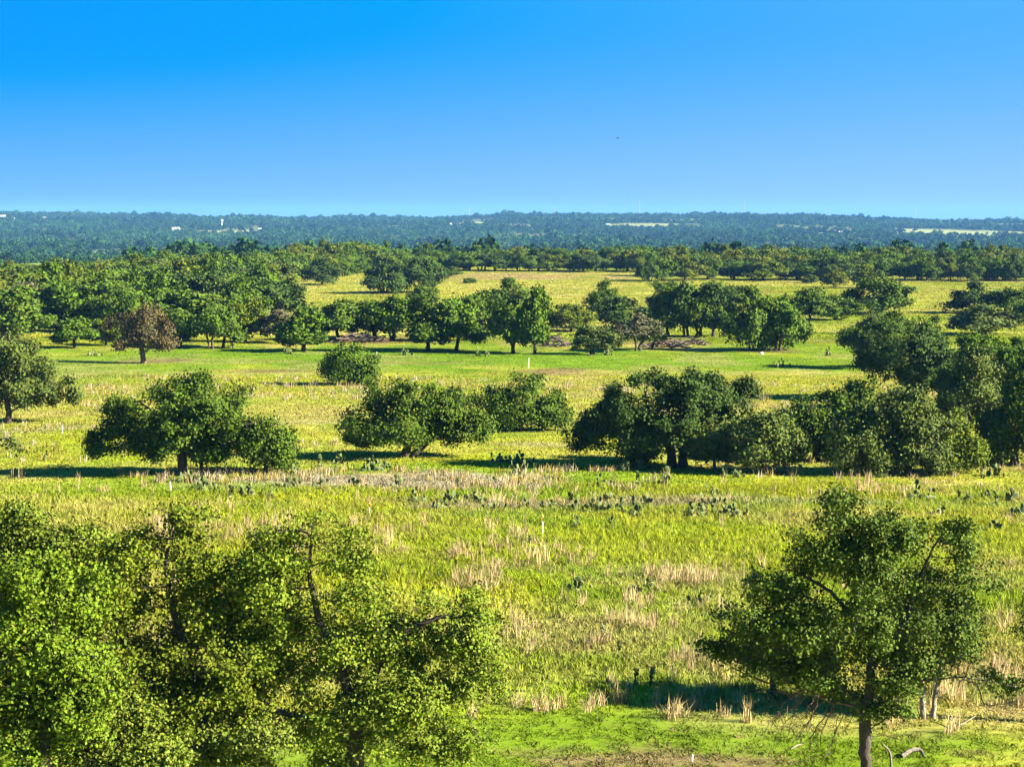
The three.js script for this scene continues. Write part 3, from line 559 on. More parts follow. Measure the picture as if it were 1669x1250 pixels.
{ // the wood on the left, back to front, and the long treeline at the valley's edge
  const R = rng(909), wood = [], line = [];
  const taken_ = belt.map((b) => at(b[0], b[1]));
  const clear = (p, r, list) => !list.some((q) => (q.p ?? q).distanceTo(p) < r) && !taken_.some((q) => q.distanceTo(p) < r * .8);
  const edge = (py) => curve([[425, 640], [445, 520], [452, 470], [480, 470], [500, 480], [520, 470], [545, 430], [560, 90]], py);
  for (let i = 0; i < 5000 && wood.length < 135; i++) {
    const d = R.in(236, 590), p0 = new THREE.Vector3(R.in(-.262, .02) * d, 0, -d); p0.y = ground(p0.x, d);
    const [px, py] = pix(p0); if (px > edge(py) - 10 || px < -45 || !clear(p0, lerp(6.0, 9.5, (d - 236) / 354), wood)) continue;
    wood.push({ p: p0, px, py });
  }
  const baseRow = [[470, 452], [560, 450], [610, 444], [740, 441], [1040, 443], [1060, 458], [1120, 458], [1160, 456], [1340, 456], [1420, 456], [1700, 458]];
  for (let row = 0; row < 3; row++) for (let px = 470 + row * 9; px < 1690; px += R.in(15, 22) * (row ? 1.15 : 1)) {
    const py = curve(baseRow, px) - row * 8 + R.in(-1.5, 1.5), p = at(px, py); if (depthOf(p) > 640 || !clear(p, 4.2, line)) continue; line.push({ p, px, py, row });
  }
  const tones = [[L.live, 'dark green'], [L.green, 'mid green'], [L.lime, 'yellow-green'], [L.liveDark, 'deep green'], [L.yellow, 'golden-green'], [L.liveGrey, 'grey-green'], [L.mauve, 'brownish']];
  const cum = (w) => { let u = R() * w.reduce((a, b) => a + b); for (let i = 0; i < w.length; i++) if ((u -= w[i]) < 0) return i; return 0; };
  for (const t of wood) t.tone = cum([5, 5, 3, 3, .6, 1.4, .25]);
  for (const t of line) t.tone = cum(t.px < 600 ? [3, 4, 4, 2, 3, .5, 0] : [4, 5, 3.5, 2, 1.8, 1.2, .1]);
  const place = (list, name, where, group) => {
    list.sort((a, b) => a.px - b.px);
    const seen = {};
    for (const t of list) {
      const i = seen[t.tone] = (seen[t.tone] ?? -1) + 1, far = t.p.z < -430;
      const cap = list === wood ? EYE - (curve([[-60, 428], [120, 424], [190, 416], [300, 409], [480, 405]], t.px) - EYE_Y) * depthOf(t.p) / F : 9;
      if (cap < 3.4) continue;
      const h = list === wood ? Math.min(R.in(5.8, 7.8), cap - R.in(0, .9)) : t.row === 0 ? R.in(4.4, 6.0) : R.in(5.2, 7.0) + (Math.abs(t.px - 565) < 45 ? 1.6 : 0) - (t.px > 700 && t.px < 1000 ? .9 : 0), w = R.in(8.6, 12) * (list === line && t.row === 0 ? .85 : 1);
      const kd = R() < (list === line && t.row === 0 ? .25 : .55) ? 'dome' : R() < .5 ? 'tall' : 'bush';
      tree(name, kd, tones[t.tone][0], t.p, h, w, `${ordinal(i)} ${tones[t.tone][1]} oak from the left ${where}`, group);
    }
  };
  place(wood, 'wood_oak', 'in the dense left wood behind the rust-brown tree', 'oaks of the dense left wood');
  place(line, 'treeline_oak', 'in the long treeline before the blue valley', 'oaks of the long back treeline');
}

// ───────────────────────────── the wooded valley and ridge beyond ─────────────────────────────
{
  const R = rng(4242), kinds = [];
  for (let i = 0; i < 5; i++) {
    const q = rng(700 + i), lobes = [];
    for (let j = 0; j < 6; j++) { const a = j / 6 * 6.28 + q(), s = j ? q.in(.4, .9) : 0; lobes.push(lobeWeight({ c: [Math.cos(a) * s * 2.6, lerp(4.6, 2.2, s) + q.g() * .3, Math.sin(a) * s * 2.6], r: [1.7, 1.3, 1.7] })); }
    const A = []; for (const l of lobes) for (let m = 0; m < 30; m++) { const v = V(q.g(), q.g(), q.g()).normalize().multiplyScalar(Math.pow(q(), .4)); A.push(V(l.c[0] + v.x * l.r[0], l.c[1] + v.y * l.r[1], l.c[2] + v.z * l.r[2])); }
    const p = { rand: q, lobes, floor: .2, leafR: 0, leaves: 330, spread: .2, size: 1.05, out: .16, odd: .03, cl: .5 };
    kinds.push(leaves({ P: [], rad: [], A }, p));
  }
  const lists = kinds.map(() => []);
  for (let d = 640; d < 4950;) {
    const st = d < 1400 ? 8.2 : 9.2, half = .262 * d + 40;
    for (let x = -half; x < half; x += st) {
      const X = x + R.in(-.45, .45) * st, D = d + R.in(-.45, .45) * st;
      if (inFarField(X, D)) { R(); R(); if (R() > .012) continue; }
      else if (D > 700 && fbm(X / 110 + 4, D / 150, 3) < .40 && R() < .8) continue;
      if (R() < .06 || (D < 1100 && X / D < -.17 - .02 * noise(D / 40, 3))) continue;
      lists[Math.floor(R() * kinds.length)].push([X, D]);
    }
    d += st;
  }
  const M = new THREE.Matrix4(), Q = new THREE.Quaternion(), up = V(0, 1, 0), col = new THREE.Color();
  lists.forEach((list, i) => {
    const im = shadows(new THREE.InstancedMesh(kinds[i], LEAF.far, list.length));
    list.forEach(([x, d], k) => {
      const s = R.in(.6, 1.25) * (R() < .12 ? 1.5 : 1) * (.75 + .5 * noise(x / 70, d / 160)) * (d > 4200 ? .55 + .9 * noise(x / 38, d / 90) : 1) * (d > 4450 && Math.abs(x / d + .0018) < .003 ? 1.6 : 1); Q.setFromAxisAngle(up, R() * 6.283);
      M.compose(V(x, ground(x, d) - .2, -d), Q, V(s * R.in(.9, 1.3), s * R.in(.8, 1.1), s * R.in(.9, 1.3))); im.setMatrixAt(k, M);
      const t = R(), v = R.in(.55, 1.3) * (.35 + 1.3 * fbm(x / 110 + 50, d / 240, 3)); im.setColorAt(k, t < .1 ? col.setRGB(1.7 * v, 1.25 * v, 1.3 * v) : t < .3 ? col.setRGB(1.25 * v, 1.2 * v, .8 * v) : col.setRGB(v, v, v));
    });
    im.name = numbered('far_woodland'); tag(im, 'hazy blue-green woodland covering the far valley and ridge', 'woodland', null, 'stuff'); scene.add(im);
  });
}

// ───────────────────────────── grass ─────────────────────────────
function tuft(seed, blades, h, spread, wid, lean) {
  const R = rng(seed), pos = [], idx = [], nor = [];
  for (let b = 0; b < blades; b++) {
    const a = R() * 6.283, r = Math.sqrt(R()) * spread, x = Math.cos(a) * r, z = Math.sin(a) * r, hh = h * R.in(.55, 1.1), la = R() * 6.283, ll = lean * hh * R.in(.3, 1.2), wa = R() * 6.283, wx = Math.cos(wa) * wid, wz = Math.sin(wa) * wid;
    const mx = x + Math.cos(la) * ll * .35, mz = z + Math.sin(la) * ll * .35, tx = x + Math.cos(la) * ll, tz = z + Math.sin(la) * ll, k = pos.length / 3;
    pos.push(x - wx, -.03, z - wz, x + wx, -.03, z + wz, mx - wx * .8, hh * .6, mz - wz * .8, mx + wx * .8, hh * .6, mz + wz * .8, tx, hh, tz);
    const n = V(-wz, wid * 1.9, wx).normalize(); for (let i = 0; i < 5; i++) nor.push(n.x, n.y, n.z);
    idx.push(k, k + 1, k + 2, k + 1, k + 3, k + 2, k + 2, k + 3, k + 4);
  }
  const g = new THREE.BufferGeometry(); g.setAttribute('position', new THREE.Float32BufferAttribute(pos, 3)); g.setAttribute('normal', new THREE.Float32BufferAttribute(nor, 3)); g.setIndex(idx); return g;
}
const grassMat = new THREE.MeshPhysicalMaterial({ color: 0xffffff, roughness: .9, side: THREE.DoubleSide, transmission: .25, thickness: 0, specularIntensity: .08 });
function field(name, label, geos, seed, d0, d1, dens, scale, shade, keep, extra = []) {
  const R = rng(seed), lists = geos.map(() => []);
  const area = .256 * (d1 * d1 - d0 * d0) + 6 * (d1 - d0), n = Math.round(area * dens);
  for (let i = 0; i < n; i++) {
    const d = Math.sqrt(lerp(d0 * d0, d1 * d1, R())), x = R.in(-1, 1) * (.256 * d + 3);
    if (keep && !keep(x, d, R)) continue;
    lists[Math.floor(R() * geos.length)].push([x, d]);
  }
  for (const [px, py, n] of extra) for (let i = 0; i < n; i++) { const p = at(px, py); lists[i % geos.length].push([p.x + R.g() * .12, -p.z + R.g() * .12]); }
  const M = new THREE.Matrix4(), Q = new THREE.Quaternion(), up = V(0, 1, 0), col = new THREE.Color();
  lists.forEach((list, i) => {
    const im = shadows(new THREE.InstancedMesh(geos[i], grassMat, list.length));
    list.forEach(([x, d], k) => { Q.setFromAxisAngle(up, R() * 6.283); const s = scale(x, d, R); M.compose(V(x, ground(x, d), -d), Q, V(s[0], s[1], s[0])); im.setMatrixAt(k, M); const c = shade(x, d, R); im.setColorAt(k, col.setRGB(c[0], c[1], c[2])); });
    im.name = numbered(name); tag(im, label, 'grass', null, 'stuff'); scene.add(im);
  });
}
const grassShade = (x, d, R) => { const c = groundColor(x, d), v = R.in(.9, 1.3), dry = R() < .05; return dry ? [c[0] * .5 + .19, c[1] * .5 + .14, c[2] * .5 + .05] : [c[0] * v, c[1] * v, c[2] * v]; };
const shortZone = (x, d) => { const [, py] = [0, EYE_Y + EYE / d * F]; return py > 1165 || (py > 560 && py < 612); };
const bare = (x, d) => { const c = groundColor(x, d); return c[1] < c[0] * .78; };
const hgt = (x, d) => (shortZone(x, d) ? .42 : 1) * (.6 + .9 * fbm(x / 5 + 11, d / 5, 2));
const low = [tuft(301, 14, .25, .18, .013, .9), tuft(302, 14, .21, .2, .013, 1.1), tuft(303, 14, .30, .18, .012, .7)];
field('meadow_grass', 'sunlit yellow-green meadow grass of the foreground', low, 31, 50, 112, 13, (x, d, R) => { const h = hgt(x, d) * R.in(.7, 1.3); return [R.in(.9, 1.5), h]; }, grassShade, (x, d, R) => !bare(x, d) || R() < .25);
const lowMid = [tuft(311, 20, .17, .6, .018, 1.0), tuft(312, 20, .15, .65, .018, 1.1), tuft(313, 18, .2, .5, .016, .9)];
field('meadow_grass', 'sunlit yellow-green grass of the middle meadow', lowMid, 32, 112, 250, 5.5, (x, d, R) => { const h = hgt(x, d) * R.in(.35, .75); return [R.in(.9, 1.6), h]; }, grassShade, (x, d, R) => !bare(x, d) || R() < .3);
const lowFar = [tuft(321, 30, .12, 1.4, .035, 1.1)];
field('meadow_grass', 'golden grass of the distant fields', lowFar, 33, 250, 612, .7, (x, d, R) => [R.in(.9, 1.5), R.in(.6, 1.3)], (x, d, R) => { const c = groundColor(x, d), v = R.in(1.0, 1.12); return [c[0] * v, c[1] * v, c[2] * v]; });
const tallDry = [tuft(331, 16, .85, .13, .009, .28), tuft(332, 20, .75, .18, .009, .34), tuft(333, 12, 1.0, .10, .008, .22)];
const dryZones = [[960, 1040, 170, 34, .8], [1190, 1075, 130, 34, .55], [1620, 1140, 120, 60, 1], [1100, 945, 110, 18, .75], [1060, 1130, 260, 22, .35], [740, 907, 30, 10, .8], [420, 880, 300, 30, .45], [770, 955, 70, 14, .6], [1480, 1180, 120, 20, .5], [1120, 990, 200, 14, .35]].map(([px, py, rx, ry, s]) => { const p = at(px, py), a = at(px, py - ry), b = at(px, py + ry); return { x: p.x, d: (-a.z - b.z) / 2, rx: rx * mpp(p), rd: (-a.z + b.z) / 2, s }; });
field('tall_dry_grass', 'tall pale dry bunch grass in clumps', tallDry, 34, 54, 118, 9, (x, d, R) => [R.in(.8, 1.35), R.in(.55, 1.1)], (x, d, R) => { const v = R.in(.75, 1.15); return [.52 * v, .40 * v, .19 * v]; }, (x, d, R) => {
  let k = .003 + .14 * smooth(.62, .74, fbm(x / 5 + 70, d / 8 + 20, 3));
  if (EYE_Y + EYE / d * F > 1180) k *= .1;
  for (const z of dryZones) { const e = Math.hypot((x - z.x) / z.rx, (d - z.d) / z.rd); if (e < 1.2) k += z.s * (1 - smooth(.4, 1.2, e)) * smooth(.40, .6, fbm(x / 1.6 + 5, d / 2.4, 2)); }
  return R() < k;
}, [[838, 1150, 2], [880, 1158, 6], [912, 1154, 4], [962, 1160, 2], [986, 1150, 2], [1090, 1172, 4], [1105, 1168, 3], [1142, 1158, 2], [1182, 1170, 2], [1224, 1178, 2], [1010, 1150, 3], [1075, 1150, 2], [738, 912, 8], [770, 965, 6], [1555, 1196, 3], [770, 1170, 2]]);
field('pale_seed_grass', 'pale greyish seed-head grass in streaks across the meadow', [tuft(341, 14, .55, .28, .016, .35)], 35, 98, 190, 5, (x, d, R) => [R.in(.9, 1.4), R.in(.6, 1.1)], (x, d, R) => { const v = R.in(.8, 1.2); return R() < .5 ? [.40 * v, .33 * v, .22 * v] : [.36 * v, .29 * v, .07 * v]; }, (x, d, R) => R() < .07 * smooth(.5, .68, fbm(x / 16 + 2, d / 9 + 33, 3)) + .5 * (Math.abs(d - 115) < 5 && x < 9 && x > -20 ? smooth(.42, .6, fbm(x / 4, d / 4, 2)) : 0));

{ // stones, chips and dead leaves on the bare ground
  const R = rng(777), g = new THREE.IcosahedronGeometry(.5, 0), list = [], m = new THREE.MeshStandardMaterial({ color: 0xffffff, roughness: .95 });
  for (let i = 0; i < 60000 && list.length < 5200; i++) { const d = R.in(54, 62), x = R.in(-16, 17), c = groundColor(x, d); if (c[1] < c[0] * .95 || R() < .012) list.push([x, d]); }
  const im = shadows(new THREE.InstancedMesh(g, m, list.length)), M = new THREE.Matrix4(), Q = new THREE.Quaternion(), E = new THREE.Euler(), col = new THREE.Color();
  list.forEach(([x, d], k) => { const s = .015 + .04 * Math.pow(R(), 3); Q.setFromEuler(E.set(R.g() * .3, R() * 6.28, R.g() * .3)); M.compose(V(x, ground(x, d) + s * .1, -d), Q, V(s * R.in(1, 2.6), s * .5, s)); im.setMatrixAt(k, M); const v = R.in(.5, 1.3); im.setColorAt(k, R() < .5 ? col.setRGB(.22 * v, .165 * v, .085 * v) : col.setRGB(.16 * v, .10 * v, .055 * v)); });
  im.name = 'ground_litter'; tag(im, 'stones and dead leaves scattered on the bare dirt at the bottom', 'litter', null, 'stuff'); scene.add(im);
}

// ───────────────────────────── prickly pears ─────────────────────────────
const padMat = new THREE.MeshPhysicalMaterial({ vertexColors: true, roughness: .6, specularIntensity: .35 });
function padGeo(green) {
  const g = new THREE.SphereGeometry(.5, 9, 7), p = g.attributes.position, c = new Float32Array(p.count * 3);
  for (let i = 0; i < p.count; i++) { let x = p.getX(i), y = p.getY(i), z = p.getZ(i); const s = .75 + .35 * (y + .5); p.setXYZ(i, x * s * .98, (y + .5) * 1.15, z * .17); const rim = smooth(.36, .5, Math.hypot(x, y)) * .5; c.set([lerp(green[0], .24, rim), lerp(green[1], .24, rim), lerp(green[2], .06, rim)], i * 3); }
  g.setAttribute('color', new THREE.BufferAttribute(c, 3)); g.computeVertexNormals(); return g;
}
const padGeos = [padGeo([.028, .058, .018]), padGeo([.045, .075, .018]), padGeo([.085, .105, .03])];
function padPlaces(seed, n, spread) {
  const R = rng(seed), out = [], top = [];
  for (let i = 0; i < n; i++) {
    const child = i > n * .4 && top.length, s = R.in(.22, .36) * (child ? .85 : 1), a = R() * 6.283, tilt = R.in(-.5, .5);
    const q = new THREE.Quaternion().setFromEuler(new THREE.Euler(tilt * .7, a, R.in(-.75, .75) * (child ? 1 : .8), 'YXZ'));
    const pos = child ? top[Math.floor(R() * top.length)].clone() : V(R.g() * spread * .6, -.04, R.g() * spread * .6);
    out.push(new THREE.Matrix4().compose(pos, q, V(s, s, s)));
    top.push(V(R.in(-.2, .2), 1.05, 0).multiplyScalar(s).applyQuaternion(q).add(pos));
  }
  return out;
}
const padSets = [padPlaces(401, 22, .45), padPlaces(402, 16, .32), padPlaces(403, 30, .7), padPlaces(404, 12, .25), padPlaces(405, 24, .55)];
function joinPads(set, seed) {
  const R = rng(seed), P = [], N = [], Cc = [], I = [];
  for (const m of set) { const g = padGeos[Math.floor(R() * 3)].clone().applyMatrix4(m), b = P.length / 3; P.push(...g.attributes.position.array); N.push(...g.attributes.normal.array); Cc.push(...g.attributes.color.array); for (const k of g.index.array) I.push(k + b); }
  const g = new THREE.BufferGeometry(); g.setAttribute('position', new THREE.Float32BufferAttribute(P, 3)); g.setAttribute('normal', new THREE.Float32BufferAttribute(N, 3)); g.setAttribute('color', new THREE.Float32BufferAttribute(Cc, 3)); g.setIndex(I); return g;
}
const cactusGeos = padSets.map(joinPads);
function cactus(p, set, s, turn, label, group, parts) {
  if (parts) {
    const t = new THREE.Group(), R = rng(set * 7 + 5); t.name = numbered('prickly_pear'); t.position.copy(p); t.rotation.y = turn; t.scale.setScalar(s);
    padSets[set].forEach((m, i) => { const o = mesh('pad', padGeos[Math.floor(R() * 3)], padMat, t); o.name = i ? 'pad_' + String(i).padStart(3, '0') : 'pad'; m.decompose(o.position, o.quaternion, o.scale); });
    tag(t, label, 'cactus', group); scene.add(t); return;
  }
  const o = mesh(numbered('prickly_pear'), cactusGeos[set], padMat); o.position.copy(p); o.rotation.y = turn; o.scale.setScalar(s); tag(o, label, 'cactus', group); scene.add(o);
}
{
  const R = rng(515);
  const rows = [
    ['in the long cactus row behind the orange-topped stake', [[715, 829], [736, 820], [778, 820], [805, 834], [853, 831], [889, 834], [904, 829], [931, 829], [943, 837], [973, 835], [988, 834], [1012, 837], [1036, 841], [1131, 843], [1146, 838], [1161, 841], [1185, 841], [1197, 843]]],
    ['in the pale grass in front of the two-trunked oak', [[520, 762], [556, 756], [601, 766], [618, 766], [630, 763], [480, 777], [519, 792], [580, 795], [651, 792], [746, 793], [803, 789]]],
    ['near the wide left meadow oak', [[311, 784], [332, 799], [325, 796], [345, 801], [377, 816], [407, 810], [440, 813], [456, 798], [483, 789], [73, 750]]],
    ['below the shadow of the huge oak', [[815, 753], [842, 755], [851, 770], [1043, 763], [1039, 790], [1083, 789], [985, 796], [1040, 766], [1019, 768]]],
    ['out in the meadow right of the orange-topped stake', [[1163, 806], [1164, 825], [1056, 825], [991, 819], [994, 865], [938, 864], [863, 892]]],
    ['behind the top of the lone foreground oak', [[1514, 814], [1534, 839], [1564, 818], [1580, 817], [1607, 814], [1626, 826], [1626, 866], [1660, 843], [1645, 815], [1655, 816]]],
    ['along the front of the right clump of oaks', [[1180, 776], [1200, 778], [1300, 776], [1600, 780], [1625, 776]]],
    ['in the open grass of the near meadow', [[1062, 961], [1038, 972], [937, 967], [1146, 987], [679, 820]]],
    ['on the bright green strip in front of the grove', [[780, 580], [795, 581], [960, 580], [990, 579], [375, 568], [150, 580], [470, 577], [660, 579], [1350, 580], [1270, 598]]],
  ];
  rows.forEach(([where, list]) => list.sort((a, b) => a[0] - b[0]).forEach(([px, py], i) => { const p = at(px, py), s = p.z < -180 ? R.in(.8, 1.2) : R.in(.6, 1.0); cactus(p, Math.floor(R() * 5), s, R() * 6.28, `prickly pear ${where}, ${ordinal(i)} from left`, 'prickly pear clumps ' + where, false); }));
  cactus(at(986, 1042), 3, .6, .4, 'small prickly pear with a glossy pad among tall dry grass', null, true);
  cactus(at(1010, 1070), 3, .45, 2, 'single small pale prickly pear low in the near meadow', null, true);
  cactus(at(989, 1120), 1, .5, 1.1, 'prickly pear at the dark shadow edge, leftmost of three', 'prickly pears at the shadow edge', true);
  cactus(at(1037, 1116), 3, .62, 2.3, 'prickly pear at the dark shadow edge, middle of three', 'prickly pears at the shadow edge', true);
  cactus(at(1062, 1118), 3, .75, 3.0, 'prickly pear with a sunlit pad at the shadow edge, rightmost of three', 'prickly pears at the shadow edge', true);
}

// ───────────────────────────── stakes, dead wood, brush piles, rock ─────────────────────────────
const white = new THREE.MeshStandardMaterial({ color: new THREE.Color().setRGB(.78, .75, .68), roughness: .8 }), orange = new THREE.MeshStandardMaterial({ color: new THREE.Color().setRGB(.85, .16, .06), roughness: .7 });
function stake(px, py, top, label, flag, lean = 0, wide = .045) {
  const p = at(px, py), h = (py - top) * mpp(p) + .1, t = new THREE.Group(); t.name = numbered('survey_stake'); t.position.copy(p); t.rotation.z = lean;
  const post = new THREE.BoxGeometry(wide, h, .03); post.translate(0, h / 2 - .12, 0); mesh('lath', post, white, t);
  const tip = new THREE.ConeGeometry(wide * .7, .06, 4); tip.translate(0, h - .09, 0); mesh('tip', tip, flag ? orange : white, t);
  if (flag) { const f = new THREE.BoxGeometry(wide * 1.25, .15, .036); f.translate(0, h - .24, 0); mesh('flag_band', f, orange, t); const r = new THREE.BoxGeometry(.012, .22, .06); r.rotateX(.5); r.translate(wide * .7, h - .28, .03); mesh('ribbon', r, orange, t); }
  tag(t, label, 'stake', 'survey stakes in the meadow'); scene.add(t);
}
stake(885, 874, 840, 'white survey stake with an orange top in the middle of the near meadow', true);
stake(602, 841, 818, 'white survey stake with a pinkish-orange top behind the large left oak', true);
stake(279, 804, 786, 'leaning plain white stake in front of the wide left meadow oak', false, .12);
stake(449, 694, 679, 'thin white stake beyond the right side of the wide left meadow oak', false);
stake(101, 708, 694, 'thin grey stake left of the wide left meadow oak', false);
stake(614, 589, 574, 'white post right of the compact oak bush', false, 0, .06);
stake(862, 600, 584, 'white post on the green strip in front of the grove', false, 0, .06);
stake(1129, 1243, 1231, 'short white stake on the bare dirt at the bottom', false, 0, .04);
function stick(name, label, pts, r0, r1, m) {
  const c = new THREE.CatmullRomCurve3(pts), g = new THREE.TubeGeometry(c, 24, r0, 7, false), p = g.attributes.position;
  for (let i = 0; i <= 24; i++) { const q = c.getPointAt(i / 24), k = lerp(1, r1 / r0, i / 24) * (.85 + .3 * h2(i, 3)); for (let j = 0; j <= 7; j++) { const n = i * 8 + j; p.setXYZ(n, q.x + (p.getX(n) - q.x) * k, q.y + (p.getY(n) - q.y) * k, q.z + (p.getZ(n) - q.z) * k); } }
  g.computeVertexNormals(); const o = mesh(numbered(name), g, m); tag(o, label, 'dead branch'); scene.add(o); return o;
}
const up_ = (px, py, h = 0, dx = 0, dz = 0) => at(px, py).add(V(dx, h, dz));
stick('dead_branch', 'curved bare stick standing up beside the lone oak trunk', [up_(1452, 1262, -.1), up_(1452, 1262, .35, .01), up_(1452, 1262, .62, -.04), up_(1452, 1262, .82, -.22)], .045, .025, BARK.grey);
stick('dead_branch', 'dark weathered log lying in the grass right of the upright stick', [up_(1470, 1236, .04), up_(1488, 1232, .17), up_(1500, 1231, .15), up_(1508, 1236, .03)], .07, .04, BARK.grey);
stick('dead_branch', 'bleached forked branch lying in dry grass right of the pale trunks', [up_(1530, 1176, .1), up_(1548, 1180, .16), up_(1562, 1188, .1), up_(1590, 1184, .3)], .025, .012, BARK.bleached);
stick('dead_branch', 'short bleached branch pointing up from the dry grass', [up_(1556, 1190, 0), up_(1554, 1190, .3), up_(1548, 1190, .52)], .03, .015, BARK.bleached);
stick('dead_branch', 'pale twig lying on the grass left of the lone oak', [up_(1290, 1224, .05), up_(1300, 1220, .09), up_(1308, 1217, .07)], .02, .014, BARK.bleached);
stick('dead_branch', 'small fallen limb in the shaded grass near the scrub oak', [up_(1210, 1135, .05), up_(1240, 1132, .15), up_(1275, 1136, .1)], .03, .015, BARK.grey);
function brush(px, py, w, h, n, seed, label) {
  const p = at(px, py), k = mpp(p), R = rng(seed), t = new THREE.Group(); t.name = numbered('brush_pile'); t.position.copy(p);
  for (let i = 0; i < n; i++) {
    const cx = R.in(-.5, .5) * w * k, top = h * k * (1 - Math.pow(Math.abs(cx) / (w * k * .52), 2)), y = R() * top, L_ = R.in(.8, 2.2), a = R() * 6.283, e = R.in(-.35, .5), z = R.g() * 1.2;
    const dx = Math.cos(a) * Math.cos(e) * L_ / 2, dy = Math.sin(e) * L_ / 2, dz = Math.sin(a) * Math.cos(e) * L_ / 2;
    const c = new THREE.CatmullRomCurve3([V(cx - dx, Math.max(.02, y - dy), z - dz), V(cx + R.g() * .1, y + R.g() * .08 + .05, z), V(cx + dx, Math.max(.05, y + dy), z + dz)]);
    const o = mesh('branch', new THREE.TubeGeometry(c, 4, R.in(.03, .09), 4, false), R() < .35 ? BARK.grey : BARK.brown, t); if (i) o.name = 'branch_' + String(i).padStart(3, '0');
  }
  tag(t, label, 'brush pile', 'cut brush piles at the edge of the wood'); scene.add(t);
}
brush(590, 558, 90, 15, 130, 611, 'long low brown brush pile left of the grove');
brush(905, 564, 36, 18, 60, 612, 'brown brush heap at the right end of the grove');
brush(1085, 566, 70, 13, 80, 613, 'brown brush heap behind the dull brownish thin oak');
brush(1130, 562, 46, 8, 40, 614, 'low scatter of brush at the foot of the trunk row');
{ const g = new THREE.IcosahedronGeometry(.2, 2), p = g.attributes.position; for (let i = 0; i < p.count; i++) { const v = V(p.getX(i), p.getY(i), p.getZ(i)), k = .8 + .4 * noise(v.x * 3 + 9, v.y * 3 + v.z * 2); p.setXYZ(i, v.x * k * 1.1, v.y * k * .8, v.z * k); } g.computeVertexNormals(); const o = mesh('rock', g, white); o.position.copy(at(1242, 580)).add(V(0, .25, 0)); tag(o, 'white rock on the grass in front of the paired large oaks', 'rock'); scene.add(o); }
{ const t = new THREE.Group(); t.name = 'bird'; const p = camPos.clone().addScaledVector(ray(1007, 225), 250); t.position.copy(p); t.rotation.y = .5;
  const m = new THREE.MeshStandardMaterial({ color: new THREE.Color().setRGB(.05, .045, .04), roughness: .9 }), b = new THREE.SphereGeometry(.09, 10, 8); b.scale(.7, .75, 2); mesh('body', b, m, t);
  for (const s of [-1, 1]) { const g = new THREE.BufferGeometry(); g.setAttribute('position', new THREE.Float32BufferAttribute([0, .02, -.1, s * .2, .12, -.06, s * .36, .06, .06, s * .2, .1, .07, 0, .02, .12], 3)); g.setIndex([0, 1, 4, 1, 3, 4, 1, 2, 3]); g.computeVertexNormals(); const w = mesh('wing', g, m, t); m.side = THREE.DoubleSide; }
  tag(t, 'tiny dark bird in the blue sky above the ridge', 'bird'); scene.add(t); }

// ───────────────────────────── ridge: masts, houses, water tower ─────────────────────────────
const steel = new THREE.MeshStandardMaterial({ color: new THREE.Color().setRGB(.20, .20, .20), roughness: .6 }), wallM = new THREE.MeshStandardMaterial({ color: new THREE.Color().setRGB(.36, .33, .29), roughness: .9 }), roofW = new THREE.MeshStandardMaterial({ color: new THREE.Color().setRGB(.36, .35, .34), roughness: .5 }), roofT = new THREE.MeshStandardMaterial({ color: new THREE.Color().setRGB(.10, .55, .48), roughness: .5 }), roofB = new THREE.MeshStandardMaterial({ color: new THREE.Color().setRGB(.2, .16, .13), roughness: .8 }), glassM = new THREE.MeshStandardMaterial({ color: new THREE.Color().setRGB(.05, .06, .08), roughness: .2 });
function mast(px, top, label) {
  const x = (px - W0 / 2) / F * 4680, d = 4680, y0 = ground(x, d), r = ray(px, top), y1 = EYE + r.y / -r.z * d, h = y1 - y0, t = new THREE.Group(); t.name = numbered('radio_mast'); t.position.set(x, y0, -d);
  for (let i = 0; i < 3; i++) { const a = i * 2.094, g = new THREE.CylinderGeometry(.28, .34, h, 5); g.translate(Math.cos(a) * .5, h / 2, Math.sin(a) * .5); mesh('leg', g, steel, t); }
  const n = Math.floor(h / 4), parts = []; for (let i = 0; i < n; i++) { const g = new THREE.CylinderGeometry(.62, .62, .18, 6); g.translate(0, i * 4 + 2, 0); mesh('brace', g, steel, t); }
  tag(t, label, 'mast', 'radio masts on the far ridge'); scene.add(t);
}
mast(1042, 328, 'tall radio mast on the far ridge above the middle pale field'); mast(1213, 328, 'tall radio mast on the ridge, right of centre'); mast(904, 336, 'radio mast on the ridge just right of the high tree clump'); mast(765, 337, 'faint radio mast on the ridge left of the high tree clump'); mast(1351, 339, 'short radio mast on the ridge, first right of the tall one'); mast(1490, 342, 'short radio mast on the ridge above the long pale field'); mast(1650, 341, 'radio mast on the ridge at the far right');
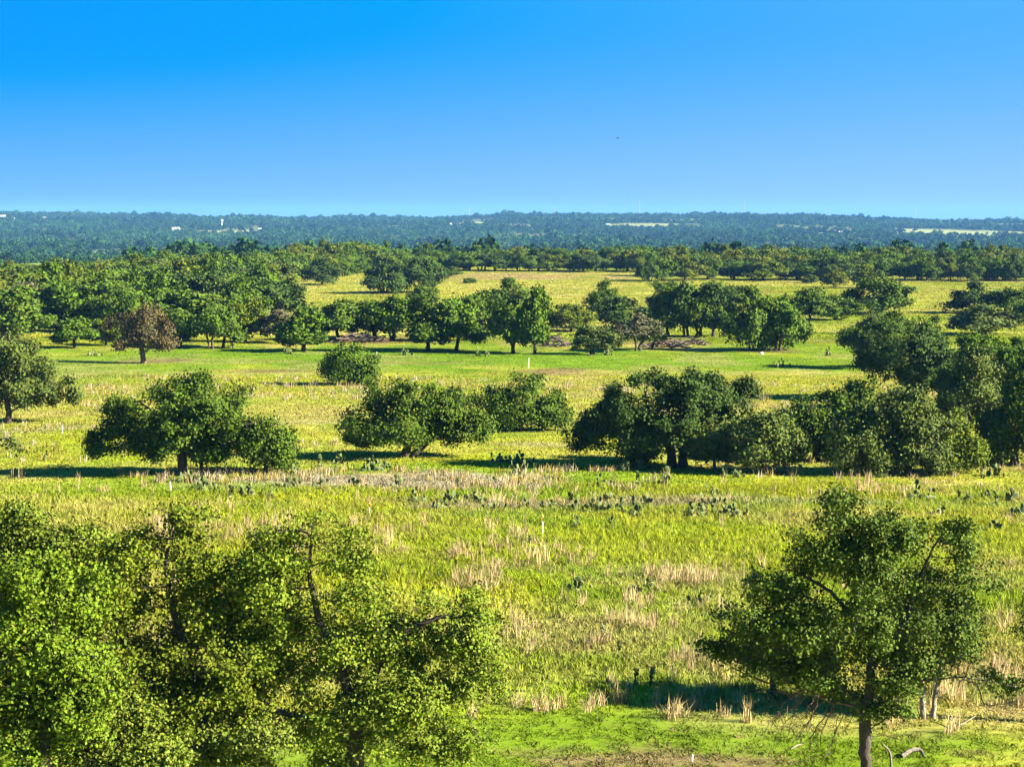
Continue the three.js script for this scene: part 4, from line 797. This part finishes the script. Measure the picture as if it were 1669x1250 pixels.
function house(px, py, w, h, roofM, label, turn = .3) {
  const p = at(px, py), k = mpp(p), t = new THREE.Group(), W = w * k, H = h * k, D = Math.min(W * .6, 14); t.name = numbered('farm_building'); t.position.copy(p); t.rotation.y = turn;
  const wallG = new THREE.BoxGeometry(W, H * .65, D); wallG.translate(0, H * .325, 0); mesh('wall', wallG, wallM, t);
  const s = new THREE.Shape(); s.moveTo(-D / 2 - .6, 0); s.lineTo(0, H * .45); s.lineTo(D / 2 + .6, 0); s.closePath(); const rg = new THREE.ExtrudeGeometry(s, { depth: W + 1, bevelEnabled: false }); rg.rotateY(Math.PI / 2); rg.translate(-W / 2 - .5, H * .65 + .01, 0); mesh('roof', rg, roofM, t);
  const n = Math.max(2, Math.floor(W / 4)); for (let i = 0; i < n; i++) { const wg = new THREE.BoxGeometry(1.2, H * .28, .12); wg.translate((i + .5) / n * W - W / 2, H * .34, D / 2 + .02); mesh('window', wg, glassM, t); }
  tag(t, label, 'building', 'far buildings among the trees'); scene.add(t);
}
house(4, 357, 8, 6, roofW, 'white farm building at the left edge of the ridge'); house(21, 359, 4, 4, roofW, 'small white house right of the left-edge farm building'); house(72, 358, 5, 4, roofW, 'small pale house under the left part of the ridge'); house(415, 351, 22, 7, roofT, 'long teal-roofed building on the ridge skyline'); house(286, 377, 12, 6, roofW, 'white building by the pale clearing left of the water tower'); house(324, 399, 12, 6, roofB, 'dark-roofed house low in the valley'); house(347, 404, 5, 6, roofW, 'bright white house right of the dark-roofed house'); house(403, 404, 12, 7, roofW, 'pale building in the clearing right of the bright white house'); house(733, 369, 6, 5, roofW, 'white building at the left end of a pale field'); house(778, 369, 14, 3, roofT, 'low teal-roofed barn on the pale field'); house(1270, 353, 10, 4, roofW, 'white building just below the ridge right of the tall mast'); house(924, 369, 5, 5, roofW, 'small white house left of the middle pale field'); house(990, 369, 7, 4, roofW, 'white shed at the left end of the middle pale field'); house(1371, 381, 6, 4, roofW, 'small white shed left of the long pale field'); house(425, 376, 10, 4, roofW, 'pale house below the teal-roofed building');
{ const p = at(361, 372), k = mpp(p), t = new THREE.Group(); t.name = 'water_tower'; t.position.copy(p); const h = 14 * k; const m = new THREE.MeshStandardMaterial({ color: new THREE.Color().setRGB(.5, .54, .56), roughness: .4 });
  const tank = new THREE.SphereGeometry(2.4 * k, 16, 12); tank.scale(1, .9, 1); tank.translate(0, h - 1.5 * k, 0); mesh('tank', tank, m, t); const st = new THREE.CylinderGeometry(.7 * k, 1.1 * k, h - 3 * k, 12); st.translate(0, (h - 3 * k) / 2, 0); mesh('stem', st, m, t);
  tag(t, 'white water tower rising from the wooded far slope', 'water tower'); scene.add(t); }

renderer.render(scene, camera);
